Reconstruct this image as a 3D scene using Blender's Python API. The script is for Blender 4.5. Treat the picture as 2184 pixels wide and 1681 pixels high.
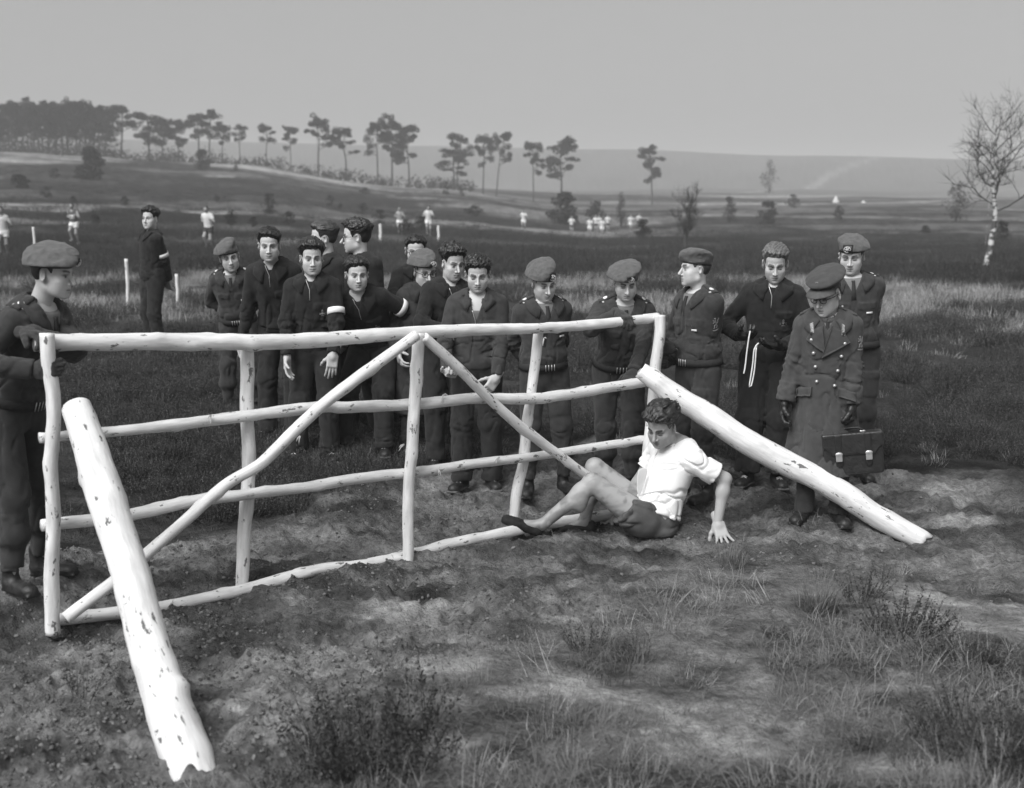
import bpy, bmesh, math, random
import numpy as np
from mathutils import Vector, Matrix
from mathutils.bvhtree import BVHTree

for o in list(bpy.data.objects):
    bpy.data.objects.remove(o, do_unlink=True)
scene = bpy.context.scene
COL = scene.collection
rad = math.radians
rng = np.random.default_rng(7)
random.seed(7)

# ------------------------------------------------------------------ camera
CAM_H, FPX, YH = 2.18, 2600.0, 450.0          # camera height, focal length in reference pixels (2184 wide), horizon row
PITCH = math.atan((840.5 - YH) / FPX)
cam_d = bpy.data.cameras.new("camera")
cam_d.sensor_width = 36.0
cam_d.lens = 36.0 * FPX / 2184.0
cam_d.clip_start = 0.1
cam_d.clip_end = 6000
cam_d.dof.use_dof = True
cam_d.dof.focus_distance = 8.5
cam_d.dof.aperture_fstop = 2.2
cam = bpy.data.objects.new("camera", cam_d)
cam.location = (0, 0, CAM_H)
cam.rotation_euler = (math.pi / 2 - PITCH, 0, 0)
COL.objects.link(cam)
scene.camera = cam

# ------------------------------------------------------------------ sky, sun, exposure
SUN_EL, SUN_AZ = rad(48), rad(215)            # azimuth measured from +Y clockwise: behind the camera, to the left
world = bpy.data.worlds.new("World")
scene.world = world
world.use_nodes = True
wt = world.node_tree
bg = wt.nodes["Background"]
sky = wt.nodes.new("ShaderNodeTexSky")
sky.sky_type = 'NISHITA'
sky.sun_disc = False
sky.sun_elevation = SUN_EL
sky.sun_rotation = SUN_AZ
sky.air_density = 1.0
sky.dust_density = 6.0
sky.ozone_density = 1.0
bw = wt.nodes.new("ShaderNodeRGBToBW")        # the photograph is black and white
wt.links.new(sky.outputs[0], bw.inputs[0])
pw = wt.nodes.new("ShaderNodeMath"); pw.operation = 'POWER'; pw.inputs[1].default_value = 0.6   # even cloud cover
wt.links.new(bw.outputs[0], pw.inputs[0])
ml = wt.nodes.new("ShaderNodeMath"); ml.operation = 'MULTIPLY'; ml.inputs[1].default_value = .60
wt.links.new(pw.outputs[0], ml.inputs[0])
wt.links.new(ml.outputs[0], bg.inputs[0])
bg.inputs[1].default_value = 0.15
sun_d = bpy.data.lights.new("sun", 'SUN')
sun_d.energy = 1.5
sun_d.angle = rad(40)
sun = bpy.data.objects.new("sun", sun_d)
sd = Vector((math.sin(SUN_AZ) * math.cos(SUN_EL), math.cos(SUN_AZ) * math.cos(SUN_EL), math.sin(SUN_EL)))
sun.rotation_euler = (-sd).to_track_quat('-Z', 'Y').to_euler()
sun.location = (0, 0, 60)
COL.objects.link(sun)
vs = scene.view_settings
vs.view_transform = 'Standard'
vs.look = 'None'
vs.exposure = 1.40
vs.gamma = 1.0
vs.use_curve_mapping = False
scene.cycles.max_bounces = 5
scene.cycles.diffuse_bounces = 3
scene.cycles.transparent_max_bounces = 8
scene.cycles.volume_bounces = 1

# ------------------------------------------------------------------ reference pixel -> world
CP, SP = math.cos(PITCH), math.sin(PITCH)
def ray(px, py):
    u, v = (px - 1092.0) / FPX, (840.5 - py) / FPX
    return np.array([u, CP + v * SP, -SP + v * CP])
def at(px, py, Y):
    r = ray(px, py)
    t = Y / r[1]
    return np.array([r[0] * t, Y, CAM_H + r[2] * t])
def proj(p):
    x, y, z = p[0], p[1], p[2] - CAM_H
    dz = y * CP - z * SP
    return 1092 + FPX * x / dz, 840.5 - FPX * (y * SP + z * CP) / dz

# ------------------------------------------------------------------ tagging helpers
def tag(o, label=None, cat=None, group=None, kind=None):
    if label: o["label"] = label
    if cat: o["category"] = cat
    if group: o["group"] = group
    if kind: o["kind"] = kind
    return o
def empty(name, loc, label=None, cat=None, group=None):
    o = bpy.data.objects.new(name, None)
    o.empty_display_size = 0.1
    o.location = Vector([float(c) for c in loc])
    COL.objects.link(o)
    return tag(o, label, cat, group)
def make_mesh(name, V, Fq, smooth=True, tri=False):
    me = bpy.data.meshes.new(name)
    V = np.ascontiguousarray(V, dtype=np.float32)
    Fq = np.ascontiguousarray(Fq, dtype=np.int32)
    n, k = Fq.shape
    me.vertices.add(len(V)); me.vertices.foreach_set("co", V.ravel())
    me.loops.add(n * k); me.loops.foreach_set("vertex_index", Fq.ravel())
    me.polygons.add(n); me.polygons.foreach_set("loop_start", np.arange(0, n * k, k, dtype=np.int32))
    me.update(calc_edges=True)
    if smooth:
        me.polygons.foreach_set("use_smooth", np.ones(n, dtype=bool))
    return me
def tone_attr(me, tone, name="tone"):
    a = me.attributes.new(name, 'FLOAT', 'POINT')
    a.data.foreach_set("value", np.ascontiguousarray(tone, dtype=np.float32))
def link(name, me, mat, parent=None):
    o = bpy.data.objects.new(name, me)
    COL.objects.link(o)
    if mat is not None:
        if len(me.materials): me.materials[0] = mat
        else: me.materials.append(mat)
    if parent is not None: o.parent = parent
    return o
def join_vf(lst):
    Vs, Fs, n = [], [], 0
    for V, Fq in lst:
        Vs.append(V); Fs.append(np.asarray(Fq) + n); n += len(V)
    return np.concatenate(Vs), np.concatenate(Fs)

# ------------------------------------------------------------------ materials (all grey: the photograph has no colour)
MATS = {}
def mat(name, val=0.2, rough=0.8, spec=0.3, var=0.0, vscale=8.0, bump=0.0, bscale=60.0, attr=False, stretch=None, metal=0.0, sheen=0.0, detail=4.0, sss=0.0):
    if name in MATS: return MATS[name]
    m = bpy.data.materials.new(name)
    m.use_nodes = True
    nt = m.node_tree
    b = nt.nodes["Principled BSDF"]
    b.inputs["Roughness"].default_value = rough
    b.inputs["Specular IOR Level"].default_value = spec
    b.inputs["Metallic"].default_value = metal
    if sheen:
        b.inputs["Sheen Weight"].default_value = sheen
        b.inputs["Sheen Roughness"].default_value = 0.6
    if sss:
        b.inputs["Subsurface Weight"].default_value = sss
        b.inputs["Subsurface Radius"].default_value = (0.012, 0.012, 0.012)
        b.inputs["Subsurface Scale"].default_value = 1.0
    tc = nt.nodes.new("ShaderNodeTexCoord")
    vec = tc.outputs["Object"]
    if stretch:
        mp = nt.nodes.new("ShaderNodeMapping"); mp.inputs["Scale"].default_value = stretch
        nt.links.new(vec, mp.inputs[0]); vec = mp.outputs[0]
    cur = None
    if var:
        no = nt.nodes.new("ShaderNodeTexNoise"); no.inputs["Scale"].default_value = vscale; no.inputs["Detail"].default_value = detail
        nt.links.new(vec, no.inputs["Vector"])
        mr = nt.nodes.new("ShaderNodeMapRange")
        mr.inputs["From Min"].default_value = 0.3; mr.inputs["From Max"].default_value = 0.7
        mr.inputs["To Min"].default_value = val * (1 - var); mr.inputs["To Max"].default_value = val * (1 + var)
        nt.links.new(no.outputs[0], mr.inputs[0]); cur = mr.outputs[0]
    if attr:
        at_ = nt.nodes.new("ShaderNodeAttribute"); at_.attribute_name = "tone"
        mu = nt.nodes.new("ShaderNodeMath"); mu.operation = 'MULTIPLY'
        nt.links.new(at_.outputs["Fac"], mu.inputs[0])
        if cur is not None: nt.links.new(cur, mu.inputs[1])
        else: mu.inputs[1].default_value = val
        cur = mu.outputs[0]
    if cur is not None: nt.links.new(cur, b.inputs["Base Color"])
    else: b.inputs["Base Color"].default_value = (val, val, val, 1)
    if bump:
        n2 = nt.nodes.new("ShaderNodeTexNoise"); n2.inputs["Scale"].default_value = bscale; n2.inputs["Detail"].default_value = 3
        nt.links.new(vec, n2.inputs["Vector"])
        bp = nt.nodes.new("ShaderNodeBump"); bp.inputs["Strength"].default_value = bump; bp.inputs["Distance"].default_value = 0.01
        nt.links.new(n2.outputs[0], bp.inputs["Height"]); nt.links.new(bp.outputs[0], b.inputs["Normal"])
    MATS[name] = m
    return m

# ------------------------------------------------------------------ noise
_tab = np.random.default_rng(3).random((32, 32, 32), dtype=np.float32) * 2 - 1
def vnoise(P, s=1.0, off=0.0):
    Q = np.asarray(P, dtype=np.float32) * np.asarray(s, dtype=np.float32) + np.float32(off)
    I = np.floor(Q); f = Q - I
    I = I.astype(np.int32)
    f = f * f * (3 - 2 * f)
    x0, y0, z0 = (I[:, 0] & 31), (I[:, 1] & 31), (I[:, 2] & 31)
    x1, y1, z1 = (x0 + 1) & 31, (y0 + 1) & 31, (z0 + 1) & 31
    fx, fy, fz = f[:, 0], f[:, 1], f[:, 2]
    a = _tab[x0, y0, z0] * (1 - fx) + _tab[x1, y0, z0] * fx
    b = _tab[x0, y1, z0] * (1 - fx) + _tab[x1, y1, z0] * fx
    c = _tab[x0, y0, z1] * (1 - fx) + _tab[x1, y0, z1] * fx
    d = _tab[x0, y1, z1] * (1 - fx) + _tab[x1, y1, z1] * fx
    return (a * (1 - fy) + b * fy) * (1 - fz) + (c * (1 - fy) + d * fy) * fz
def fbm(P, s=1.0, off=0.0, octv=3):
    r, a = 0, 1.0
    s = np.asarray(s, dtype=np.float32)
    for i in range(octv):
        r = r + a * vnoise(P, s * 2 ** i, off + 7.3 * i); a *= 0.5
    return r

# ------------------------------------------------------------------ signed distance shapes
A3 = lambda *v: np.array(v, dtype=np.float32)
def nrm(v):
    v = np.asarray(v, dtype=np.float64); return v / (np.linalg.norm(v) + 1e-12)
def cap(P, a, b, ra, rb=None):
    rb = ra if rb is None else rb
    a = np.asarray(a, dtype=np.float32); b = np.asarray(b, dtype=np.float32)
    ba = b - a; pa = P - a
    t = np.clip(pa @ ba / max(float(ba @ ba), 1e-9), 0, 1)
    q = pa - t[:, None] * ba
    return np.sqrt(np.einsum('ij,ij->i', q, q)) - (ra + (rb - ra) * t)
def ell(P, c, r, R=None):
    q = P - np.asarray(c, dtype=np.float32)
    if R is not None: q = q @ np.asarray(R, dtype=np.float32)
    r = np.asarray(r, dtype=np.float32)
    k0 = np.linalg.norm(q / r, axis=1); k1 = np.linalg.norm(q / (r * r), axis=1) + 1e-6
    return k0 * (k0 - 1) / k1
def rbox(P, c, h, rd=0.005, R=None):
    q = P - np.asarray(c, dtype=np.float32)
    if R is not None: q = q @ np.asarray(R, dtype=np.float32)
    q = np.abs(q) - (np.asarray(h, dtype=np.float32) - rd)
    return np.linalg.norm(np.maximum(q, 0), axis=1) + np.minimum(q.max(axis=1), 0) - rd
def smin(a, b, k):
    h = np.clip(0.5 + 0.5 * (b - a) / k, 0, 1)
    return b + (a - b) * h - k * h * (1 - h)
def smax(a, b, k): return -smin(-a, -b, k)
def sstep(e0, e1, x):
    t = np.clip((x - e0) / (e1 - e0), 0, 1); return t * t * (3 - 2 * t)

def polygonise(f, lo, hi, vox):
    lo = np.asarray(lo, dtype=np.float32); hi = np.asarray(hi, dtype=np.float32)
    m = np.ceil((hi - lo) / (vox * 4)).astype(int) + 1
    ci = np.stack(np.meshgrid(*[np.arange(k) for k in m], indexing='ij'), -1).reshape(-1, 3)
    dc = f((lo + vox * (4 * ci + 1.5)).astype(np.float32))
    D = np.repeat(dc.astype(np.float32)[:, None], 64, axis=1)
    sel = np.nonzero(np.abs(dc) < vox * 4 * 1.7)[0]
    o = np.stack(np.meshgrid(*[np.arange(4)] * 3, indexing='ij'), -1).reshape(-1, 3)
    fp = (lo + vox * (4 * ci[sel][:, None, :] + o[None])).astype(np.float32).reshape(-1, 3)
    D[sel] = f(fp).reshape(-1, 64)
    D = D.reshape(m[0], m[1], m[2], 4, 4, 4).transpose(0, 3, 1, 4, 2, 5).reshape(m[0] * 4, m[1] * 4, m[2] * 4)
    S = D < 0
    S[0] = S[-1] = False; S[:, 0] = S[:, -1] = False; S[:, :, 0] = S[:, :, -1] = False
    D = np.where(S, np.minimum(D, -1e-6), np.maximum(D, 1e-6))
    nx, ny, nz = D.shape
    cnt = np.zeros((nx - 1, ny - 1, nz - 1), dtype=np.int8)
    for a in (0, 1):
        for b in (0, 1):
            for c in (0, 1):
                cnt += S[a:nx - 1 + a, b:ny - 1 + b, c:nz - 1 + c]
    act = (cnt > 0) & (cnt < 8)
    I = np.argwhere(act)
    idx = np.full(act.shape, -1, dtype=np.int32); idx[act] = np.arange(len(I))
    acc = np.zeros((len(I), 3), dtype=np.float32); num = np.zeros(len(I), dtype=np.float32)
    for ax in range(3):
        oth = [k for k in range(3) if k != ax]
        for b in (0, 1):
            for c in (0, 1):
                p0 = I.copy(); p0[:, oth[0]] += b; p0[:, oth[1]] += c
                p1 = p0.copy(); p1[:, ax] += 1
                d0 = D[p0[:, 0], p0[:, 1], p0[:, 2]]; d1 = D[p1[:, 0], p1[:, 1], p1[:, 2]]
                cr = (d0 < 0) != (d1 < 0)
                t = np.where(cr, d0 / np.where(cr, d0 - d1, 1), 0)
                q = (p0 - I).astype(np.float32); q[:, ax] += t
                acc += q * cr[:, None]; num += cr
    V = lo + vox * (I + acc / num[:, None])
    Fs = []
    for ax in range(3):
        sl0 = [slice(1, -1)] * 3; sl1 = [slice(1, -1)] * 3
        sl0[ax] = slice(0, -1); sl1[ax] = slice(1, None)
        s0 = S[tuple(sl0)]; s1 = S[tuple(sl1)]
        e = np.argwhere(s0 != s1)
        if not len(e): continue
        fl = s0[e[:, 0], e[:, 1], e[:, 2]]
        oth = [k for k in range(3) if k != ax]
        g = e.copy(); g[:, oth[0]] += 1; g[:, oth[1]] += 1
        def cid(b, c):
            h = g.copy(); h[:, oth[0]] -= b; h[:, oth[1]] -= c
            return idx[h[:, 0], h[:, 1], h[:, 2]]
        q = np.stack([cid(1, 1), cid(0, 1), cid(0, 0), cid(1, 0)], 1)
        if ax == 1: q = q[:, ::-1]
        q = np.where(fl[:, None], q, q[:, ::-1])
        Fs.append(q)
    Fq = np.concatenate(Fs)
    return V.astype(np.float32), Fq[(Fq >= 0).all(1)]

def grad(f, P, e=0.003):
    P = np.asarray(P, dtype=np.float32)
    g = np.stack([f(P + A3(e, 0, 0)) - f(P - A3(e, 0, 0)), f(P + A3(0, e, 0)) - f(P - A3(0, e, 0)), f(P + A3(0, 0, e)) - f(P - A3(0, 0, e))], 1)
    return g / (np.linalg.norm(g, axis=1, keepdims=True) + 1e-9)
class Surf:
    """a finished mesh that other pieces are laid on"""
    def __init__(self, V, Fq):
        self.t = BVHTree.FromPolygons([tuple(v) for v in V.tolist()], Fq.tolist())
    def hit(self, P, d, off):
        out = np.array(P, dtype=np.float32); self.n = np.zeros_like(out); ok = []
        for i in range(len(out)):
            l, n, _, _ = self.t.ray_cast(Vector(P[i].tolist()), Vector(d[i].tolist()), 0.6)
            if l is None:
                l, n, _, _ = self.t.find_nearest(Vector(P[i].tolist()))
            out[i] = l; self.n[i] = n
        self.n = self.n + self.n.mean(0) * 1.5
        self.n /= np.linalg.norm(self.n, axis=1, keepdims=True) + 1e-9
        return out + self.n * off
def drop_on(f, P, d, off=0.0, it=12):
    """march points P along directions d until they lie off above the surface of f"""
    P = np.array(P, dtype=np.float32); d = np.asarray(d, dtype=np.float32)
    if isinstance(f, Surf): return f.hit(P, d, off)
    for _ in range(it):
        P = P + d * (np.clip((f(P) - off) * 0.85, -0.05, 0.08))[:, None]
    return P
def slab(f, o, ux, uy, w, h, thick, dirn, nx=3, ny=3, outline=None, lift=0.001):
    """a thin plate w x h centred near o, laid on the surface of f, marching along dirn"""
    g = np.stack(np.meshgrid(np.linspace(-.5, .5, nx), np.linspace(-.5, .5, ny), indexing='ij'), -1).reshape(-1, 2)
    if outline is not None: g = outline(g)
    P = np.asarray(o)[None] + g[:, :1] * w * np.asarray(ux)[None] + g[:, 1:] * h * np.asarray(uy)[None]
    P = P - np.asarray(dirn)[None] * 0.03
    B = drop_on(f, P, np.repeat(np.asarray(dirn)[None], len(P), 0), lift)
    T = B + (f.n if isinstance(f, Surf) else grad(f, B, 0.008)) * thick
    V = np.concatenate([B, T]); n = len(B)
    Fq = []
    for i in range(nx - 1):
        for j in range(ny - 1):
            a, b, c, d = i * ny + j, (i + 1) * ny + j, (i + 1) * ny + j + 1, i * ny + j + 1
            Fq += [(a + n, b + n, c + n, d + n), (d, c, b, a)]
    for i in range(nx - 1):
        for j, s in ((0, 1), (ny - 1, -1)):
            a, b = i * ny + j, (i + 1) * ny + j
            Fq.append((a, b, b + n, a + n)[::s])
    for j in range(ny - 1):
        for i, s in ((0, -1), (nx - 1, 1)):
            a, b = i * ny + j, i * ny + j + 1
            Fq.append((a, b, b + n, a + n)[::s])
    return V, np.array(Fq)
def band(f, c, ex, ey, ez, z0, z1, R, n=36, off=0.003, thick=0.004, rows=3):
    """a closed band round the axis ez through c, lying on f between heights z0 and z1"""
    th = np.linspace(0, 2 * math.pi, n, endpoint=False)
    rings = []
    dirs = np.cos(th)[:, None] * np.asarray(ex)[None] + np.sin(th)[:, None] * np.asarray(ey)[None]
    zs = np.linspace(z0, z1, rows)
    for z in zs:
        P = np.asarray(c)[None] + z * np.asarray(ez)[None] + dirs * R
        rings.append(drop_on(f, P, -dirs, off))
    outer = [r + dirs * thick for r in rings]
    allr = outer + rings[::-1]
    V = np.concatenate(allr); k = len(allr)
    Fq = []
    for a in range(k):
        b = (a + 1) % k
        for i in range(n):
            j = (i + 1) % n
            Fq.append((a * n + i, a * n + j, b * n + j, b * n + i))
    return V.astype(np.float32), np.array(Fq)
def tube(pts, radii, n=8, close=True, jitter=0.0, seed=0, ring_noise=None):
    pts = np.asarray(pts, dtype=np.float64); k = len(pts)
    radii = np.broadcast_to(np.asarray(radii, dtype=np.float64), (k,))
    T = np.gradient(pts, axis=0); T /= np.linalg.norm(T, axis=1, keepdims=True) + 1e-12
    ref = np.array([0, 0, 1.0]) if abs(T[0][2]) < 0.8 else np.array([1.0, 0, 0])
    V = []
    U = nrm(np.cross(T[0], ref))
    th = np.linspace(0, 2 * math.pi, n, endpoint=False)
    for i in range(k):
        U = nrm(U - T[i] * (U @ T[i])); W = np.cross(T[i], U)
        V.append(pts[i] + radii[i] * (np.cos(th)[:, None] * U + np.sin(th)[:, None] * W))
    V = np.concatenate(V)
    if jitter:
        cen = np.repeat(pts, n, 0); dv = V - cen
        V = cen + dv * (1 + jitter * fbm(V.astype(np.float32), 9.0, seed * 3.7, 3))[:, None]
    Fq = [(i * n + j, i * n + (j + 1) % n, (i + 1) * n + (j + 1) % n, (i + 1) * n + j) for i in range(k - 1) for j in range(n)]
    if close:
        c0 = len(V); V = np.concatenate([V, pts[:1], pts[-1:]])
        for j in range(0, n, 2):
            Fq.append((c0, (j + 2) % n, j + 1, j))
            o = (k - 1) * n
            Fq.append((c0 + 1, o + j, o + j + 1, o + (j + 2) % n))
    return V.astype(np.float32), np.array(Fq)
def smooth_line(pts, n):
    pts = np.asarray(pts, dtype=np.float64)
    d = np.concatenate([[0], np.cumsum(np.linalg.norm(np.diff(pts, axis=0), axis=1))])
    t = np.linspace(0, d[-1], n)
    i = np.clip(np.searchsorted(d, t, side='right') - 1, 0, len(pts) - 2)
    u = ((t - d[i]) / (d[i + 1] - d[i] + 1e-12))[:, None]
    g = lambda j: pts[np.clip(j, 0, len(pts) - 1)]
    p0, p1, p2, p3 = g(i - 1), g(i), g(i + 1), g(i + 2)
    return 0.5 * (2 * p1 + (p2 - p0) * u + (2 * p0 - 5 * p1 + 4 * p2 - p3) * u ** 2 + (3 * p1 - p0 - 3 * p2 + p3) * u ** 3)
# ================================================================== people
def Rx(t): c, s = math.cos(t), math.sin(t); return np.array([[1, 0, 0], [0, c, -s], [0, s, c]])
def Ry(t): c, s = math.cos(t), math.sin(t); return np.array([[c, 0, s], [0, 1, 0], [-s, 0, c]])
def Rz(t): c, s = math.cos(t), math.sin(t); return np.array([[c, -s, 0], [s, c, 0], [0, 0, 1]])
def facing(yaw):
    """0 looks at the camera, +90 to the right of the picture, -90 to its left; columns: own right, forward, up"""
    y = rad(yaw); f = (math.sin(y), -math.cos(y), 0); r = (-math.cos(y), -math.sin(y), 0)
    return np.array([r, f, (0, 0, 1)]).T

def face_sdf(P, nb, h):
    Q = P.copy(); Q[:, 0] = np.abs(Q[:, 0])
    jw, nl, wd, el = h.get('jaw', 1), h.get('nose', 1), h.get('wide', 1), h.get('ear', 1)
    d = ell(Q, (0, -.018, .034), (.076 * wd, .098, .089))
    d = smin(d, ell(Q, (0, .022, -.03), (.066 * wd, .072, .083)), .03)
    d = smin(d, cap(Q, (.050 * jw * wd, -.006, -.064), (.018, .066, -.102), .017 * jw, .016), .03)
    d = smin(d, ell(Q, (0, .075, -.103), (.020 * jw, .016, .015)), .02)
    d = smin(d, ell(Q, (0, .040, .055), (.060, .050, .050)), .03)
    d = smin(d, cap(Q, (.012, .0905, .022), (.046, .0735, .023), .0095, .0085), .014)
    d = smin(d, ell(Q, (.042 * wd, .058, -.028), (.024, .022, .018)), .03)
    d = smin(d, ell(Q, (.034 * wd * jw, .046, -.066), (.028, .030, .034)), .03)
    d = smax(d, -ell(Q, (.0315, .103, .002), (.0225, .0215, .0165)), .010)
    d = smin(d, ell(Q, (.0315, .0765, -.0005), (.0155, .0135, .0120)), .005)
    d = smin(d, cap(Q, (0, .092, .012), (0, .092 + .024 * nl, -.034), .0075, .0110), .010)
    d = smin(d, ell(Q, (.0115, .098, -.0405), (.0085, .0105, .0080)), .006)
    d = smax(d, -ell(Q, (.006, .104, -.0475), (.0035, .005, .0035)), .003)
    d = smin(d, ell(Q, (0, .076, -.072), (.032, .018, .024)), .016)
    d = smin(d, cap(Q, (0, .0955, -.0650), (.021, .0855, -.0685), .0052, .003), .005)
    d = smin(d, cap(Q, (0, .0940, -.0775), (.018, .0855, -.0745), .0062, .003), .005)
    mo = h.get('mouth', 0.0)
    d = smax(d, -cap(Q, (0, .1025, -.0712), (.022, .0900, -.0712), .0030 + mo, .0025), .004)
    d = smax(d, -ell(Q, (0, .1010, -.0900), (.022, .011, .006)), .008)
    er = Rz(rad(-32)) @ Rx(rad(-12))
    d = smin(d, ell(Q, (.084 * wd, -.014, -.004), (.0085, .0205 * el, .0345 * el), er), .006)
    d = smax(d, -ell(Q, (.092 * wd, -.008, .000), (.0085, .0115 * el, .0200 * el), er), .004)
    d = smin(d, cap(P, (0, -.028, -.045), nb, .053, .059), .028)
    return d
def face_tone(P, h):
    x, y, z = np.abs(P[:, 0]), P[:, 1], P[:, 2]
    t = np.ones(len(P), dtype=np.float32)
    t *= 1 + .07 * vnoise(P, 30.0, 5.) + .04 * vnoise(P, 90.0, 2.)
    front = y > .045
    beard = sstep(-.045, -.07, z) * sstep(0.0, .05, y) * sstep(-.15, -.12, z)
    t *= 1 - h.get('beard', .10) * beard
    t *= 1 - .10 * np.exp(-((x - .033) / .02) ** 2 - ((z + .018) / .010) ** 2) * front          # under the eyes
    t *= 1 + .06 * np.exp(-(x / .012) ** 2 - ((z + .03) / .02) ** 2) * front
    bz = .0245 + .004 * np.sin((x - .012) * 60)
    brow = np.exp(-((z - bz) / h.get('bth', .007)) ** 4) * sstep(.008, .014, x) * sstep(.056, .046, x) * front
    t = t * (1 - brow * .93) + brow * h.get('brow', .10) * .7
    t *= 1 - .48 * np.exp(-((z - .012) / .008) ** 2) * np.exp(-((x - .030) / .020) ** 4) * front  # shade of the eye sockets below the brow, painted into the skin tone
    lid = np.exp(-((z - .0050) / .0054) ** 2) * np.exp(-((x - .0315) / .0165) ** 4) * front
    t *= 1 - .84 * lid
    if h.get('eyes', 'open') == 'open':
        g = h.get('gaze', 0.0) * .006
        xs = P[:, 0] - np.sign(P[:, 0]) * .0315
        eye = np.exp(-((z + .0015) / .0040) ** 4) * np.exp(-(xs / .0135) ** 4) * front
        iris = np.exp(-((xs - g) / .0078) ** 4) * np.exp(-((z - .0002) / .0066) ** 4) * front
        t = t * (1 - eye) + eye * .62
        t = t * (1 - iris) + iris * .08
    else:
        lash = np.exp(-((z + .0050) / .0042) ** 2) * np.exp(-((x - .0315) / .0150) ** 4) * front
        t *= 1 - .82 * lash
    lip = np.exp(-((z + .071) / .0085) ** 4) * np.exp(-(x / .0225) ** 4) * (y > .075)
    t *= 1 - .26 * lip
    ml = np.exp(-((z + .0712) / .0028) ** 2) * np.exp(-(x / .023) ** 6) * (y > .075)
    t *= 1 - .75 * ml
    return np.clip(t, .03, 1.3)
def hair_sdf(P, h):
    s = h.get('hair', {})
    st, tt, qf = s.get('side', .0055), s.get('top', .022) * 1.1 + (.011 if s.get('quiff', .02) > 0 else 0), s.get('quiff', .02) * 1.45 + .006 * (s.get('quiff', .02) > 0)
    x, y, z = P[:, 0], P[:, 1], P[:, 2]
    wd = h.get('wide', 1)
    d0 = ell(P, (0, -.018, .034), (.077 * wd, .099, .090))
    d0 = np.minimum(d0, ell(P, (0, .040, .055), (.061, .051, .051)))
    top = sstep(.02, .10, z)
    hl = s.get('line', .084)
    zl = np.interp(y, [-.13, -.075, -.03, .012, .030, .046, .062, .095, .2], [-.075, -.072, -.040, -.026, .004, .050, hl - .008, hl, hl + .02])
    zl = zl + .007 * vnoise(P, 60., 6.) + s.get('part', 0) * .012 * x / .05 * (y > .05)
    t = (st + (tt - st) * top) * (.18 + .82 * sstep(.0, .034, z - zl))
    d = d0 - t
    if qf > 0:
        d = smin(d, ell(P, (s.get('part', 0) * .02, .044, .106), (.050, .036, qf + .006)), .03)
    sa, ca = math.sin(s.get('comb', 0.3)), math.cos(s.get('comb', 0.3))
    u = x * ca - y * sa
    w = s.get('wave', 1.0)
    warp = vnoise(P, 16., 3.) * .012 * w
    rid = vnoise(np.stack([(u + warp) * 150, (x * sa + y * ca) * 22, z * 45 * top + z * 20], 1).astype(np.float32), 1.0, 1.)
    d = d + rid * .0055 * (0.35 + top) + vnoise(P, 34., 9.) * .0065 * w * (0.25 + top)
    if s.get('curly'):
        d = d + np.abs(vnoise(P, 62., 4.)) * .013 * top - .004
    d = smax(d, (zl - z) * .75, .006)
    er = sstep(.038, .026, np.hypot((y + .010) / 1.0, (z + .010) / 1.5)) * (np.abs(x) > .055)
    return d + er * .02

def hand_vf(wrist, zdir, pdir, right, curl=25, spread=1.0, inflate=0.0, thumb=25, vox=.0045, scale=1.0):
    z = nrm(zdir); y = nrm(np.asarray(pdir) - z * (np.asarray(pdir) @ z)); x = np.cross(y, z)
    R = np.array([x, y, z]).T
    s = -1.0 if right else 1.0
    curl = curl if isinstance(curl, (list, tuple)) else [curl] * 4
    segs = []
    for k, (bx, L) in enumerate(((.030, (.044, .026, .021)), (.010, (.049, .030, .021)), (-.010, (.045, .028, .020)), (-.029, (.035, .022, .018)))):
        p = np.array([s * bx, 0, .088 - abs(bx - .01) * .25]); a = 0.0
        sp = s * bx * 4.5 * spread
        for q, l in enumerate(L):
            a += rad(curl[k]) * (0.75 if q == 0 else 1.05)
            dv = np.array([math.sin(rad(sp * 25 / 0.9)) * 0.9, 0, 0]) + np.array([0, math.sin(a), math.cos(a)])
            dv = nrm(dv); e = p + dv * l
            segs.append((p, e, .0096 - .0008 * q, .0090 - .0008 * q)); p = e
    p = np.array([s * .028, .006, .022])
    tv = [nrm((s * .75, .25, .75)), nrm((s * .45, .35 + thumb / 60, .8)), nrm((s * .2, .4 + thumb / 40, .8))]
    for q, l in enumerate((.042, .032, .026)):
        e = p + tv[q] * l; segs.append((p, e, .0130 - .0014 * q, .0118 - .0014 * q)); p = e
    def f(P):
        d = rbox(P, (0, 0, .050), (.041, .0135, .050), .0130)
        d = smin(d, cap(P, (0, 0, -.05), (0, 0, .02), .027, .027), .02)
        d = smin(d, ell(P, (s * .025, .009, .035), (.018, .013, .03)), .012)
        for a, b, ra, rb in segs[12:]: d = smin(d, cap(P, a, b, ra, rb), .008)
        fd = None
        for a, b, ra, rb in segs[:12]:
            c = cap(P, a, b, ra, rb); fd = c if fd is None else np.minimum(fd, c)
        return smin(d, fd, .006) - inflate
    V, Fq = polygonise(f, (-.11, -.085, -.075), (.11, .13, .225), vox)
    return (V * scale) @ R.T.astype(np.float32) + np.asarray(wrist, dtype=np.float32), Fq

def ik(S, T, a, b, pole):
    S, T = np.asarray(S, float), np.asarray(T, float)
    d = T - S; L = np.linalg.norm(d)
    if L > (a + b) * .995: T = S + d / L * (a + b) * .995; d = T - S; L = np.linalg.norm(d)
    u = d / L
    x = (a * a - b * b + L * L) / (2 * L)
    hgt = math.sqrt(max(a * a - x * x, 0))
    p = np.asarray(pole, float); p = p - u * (p @ u); p = nrm(p)
    return S + u * x + p * hgt, T

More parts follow.
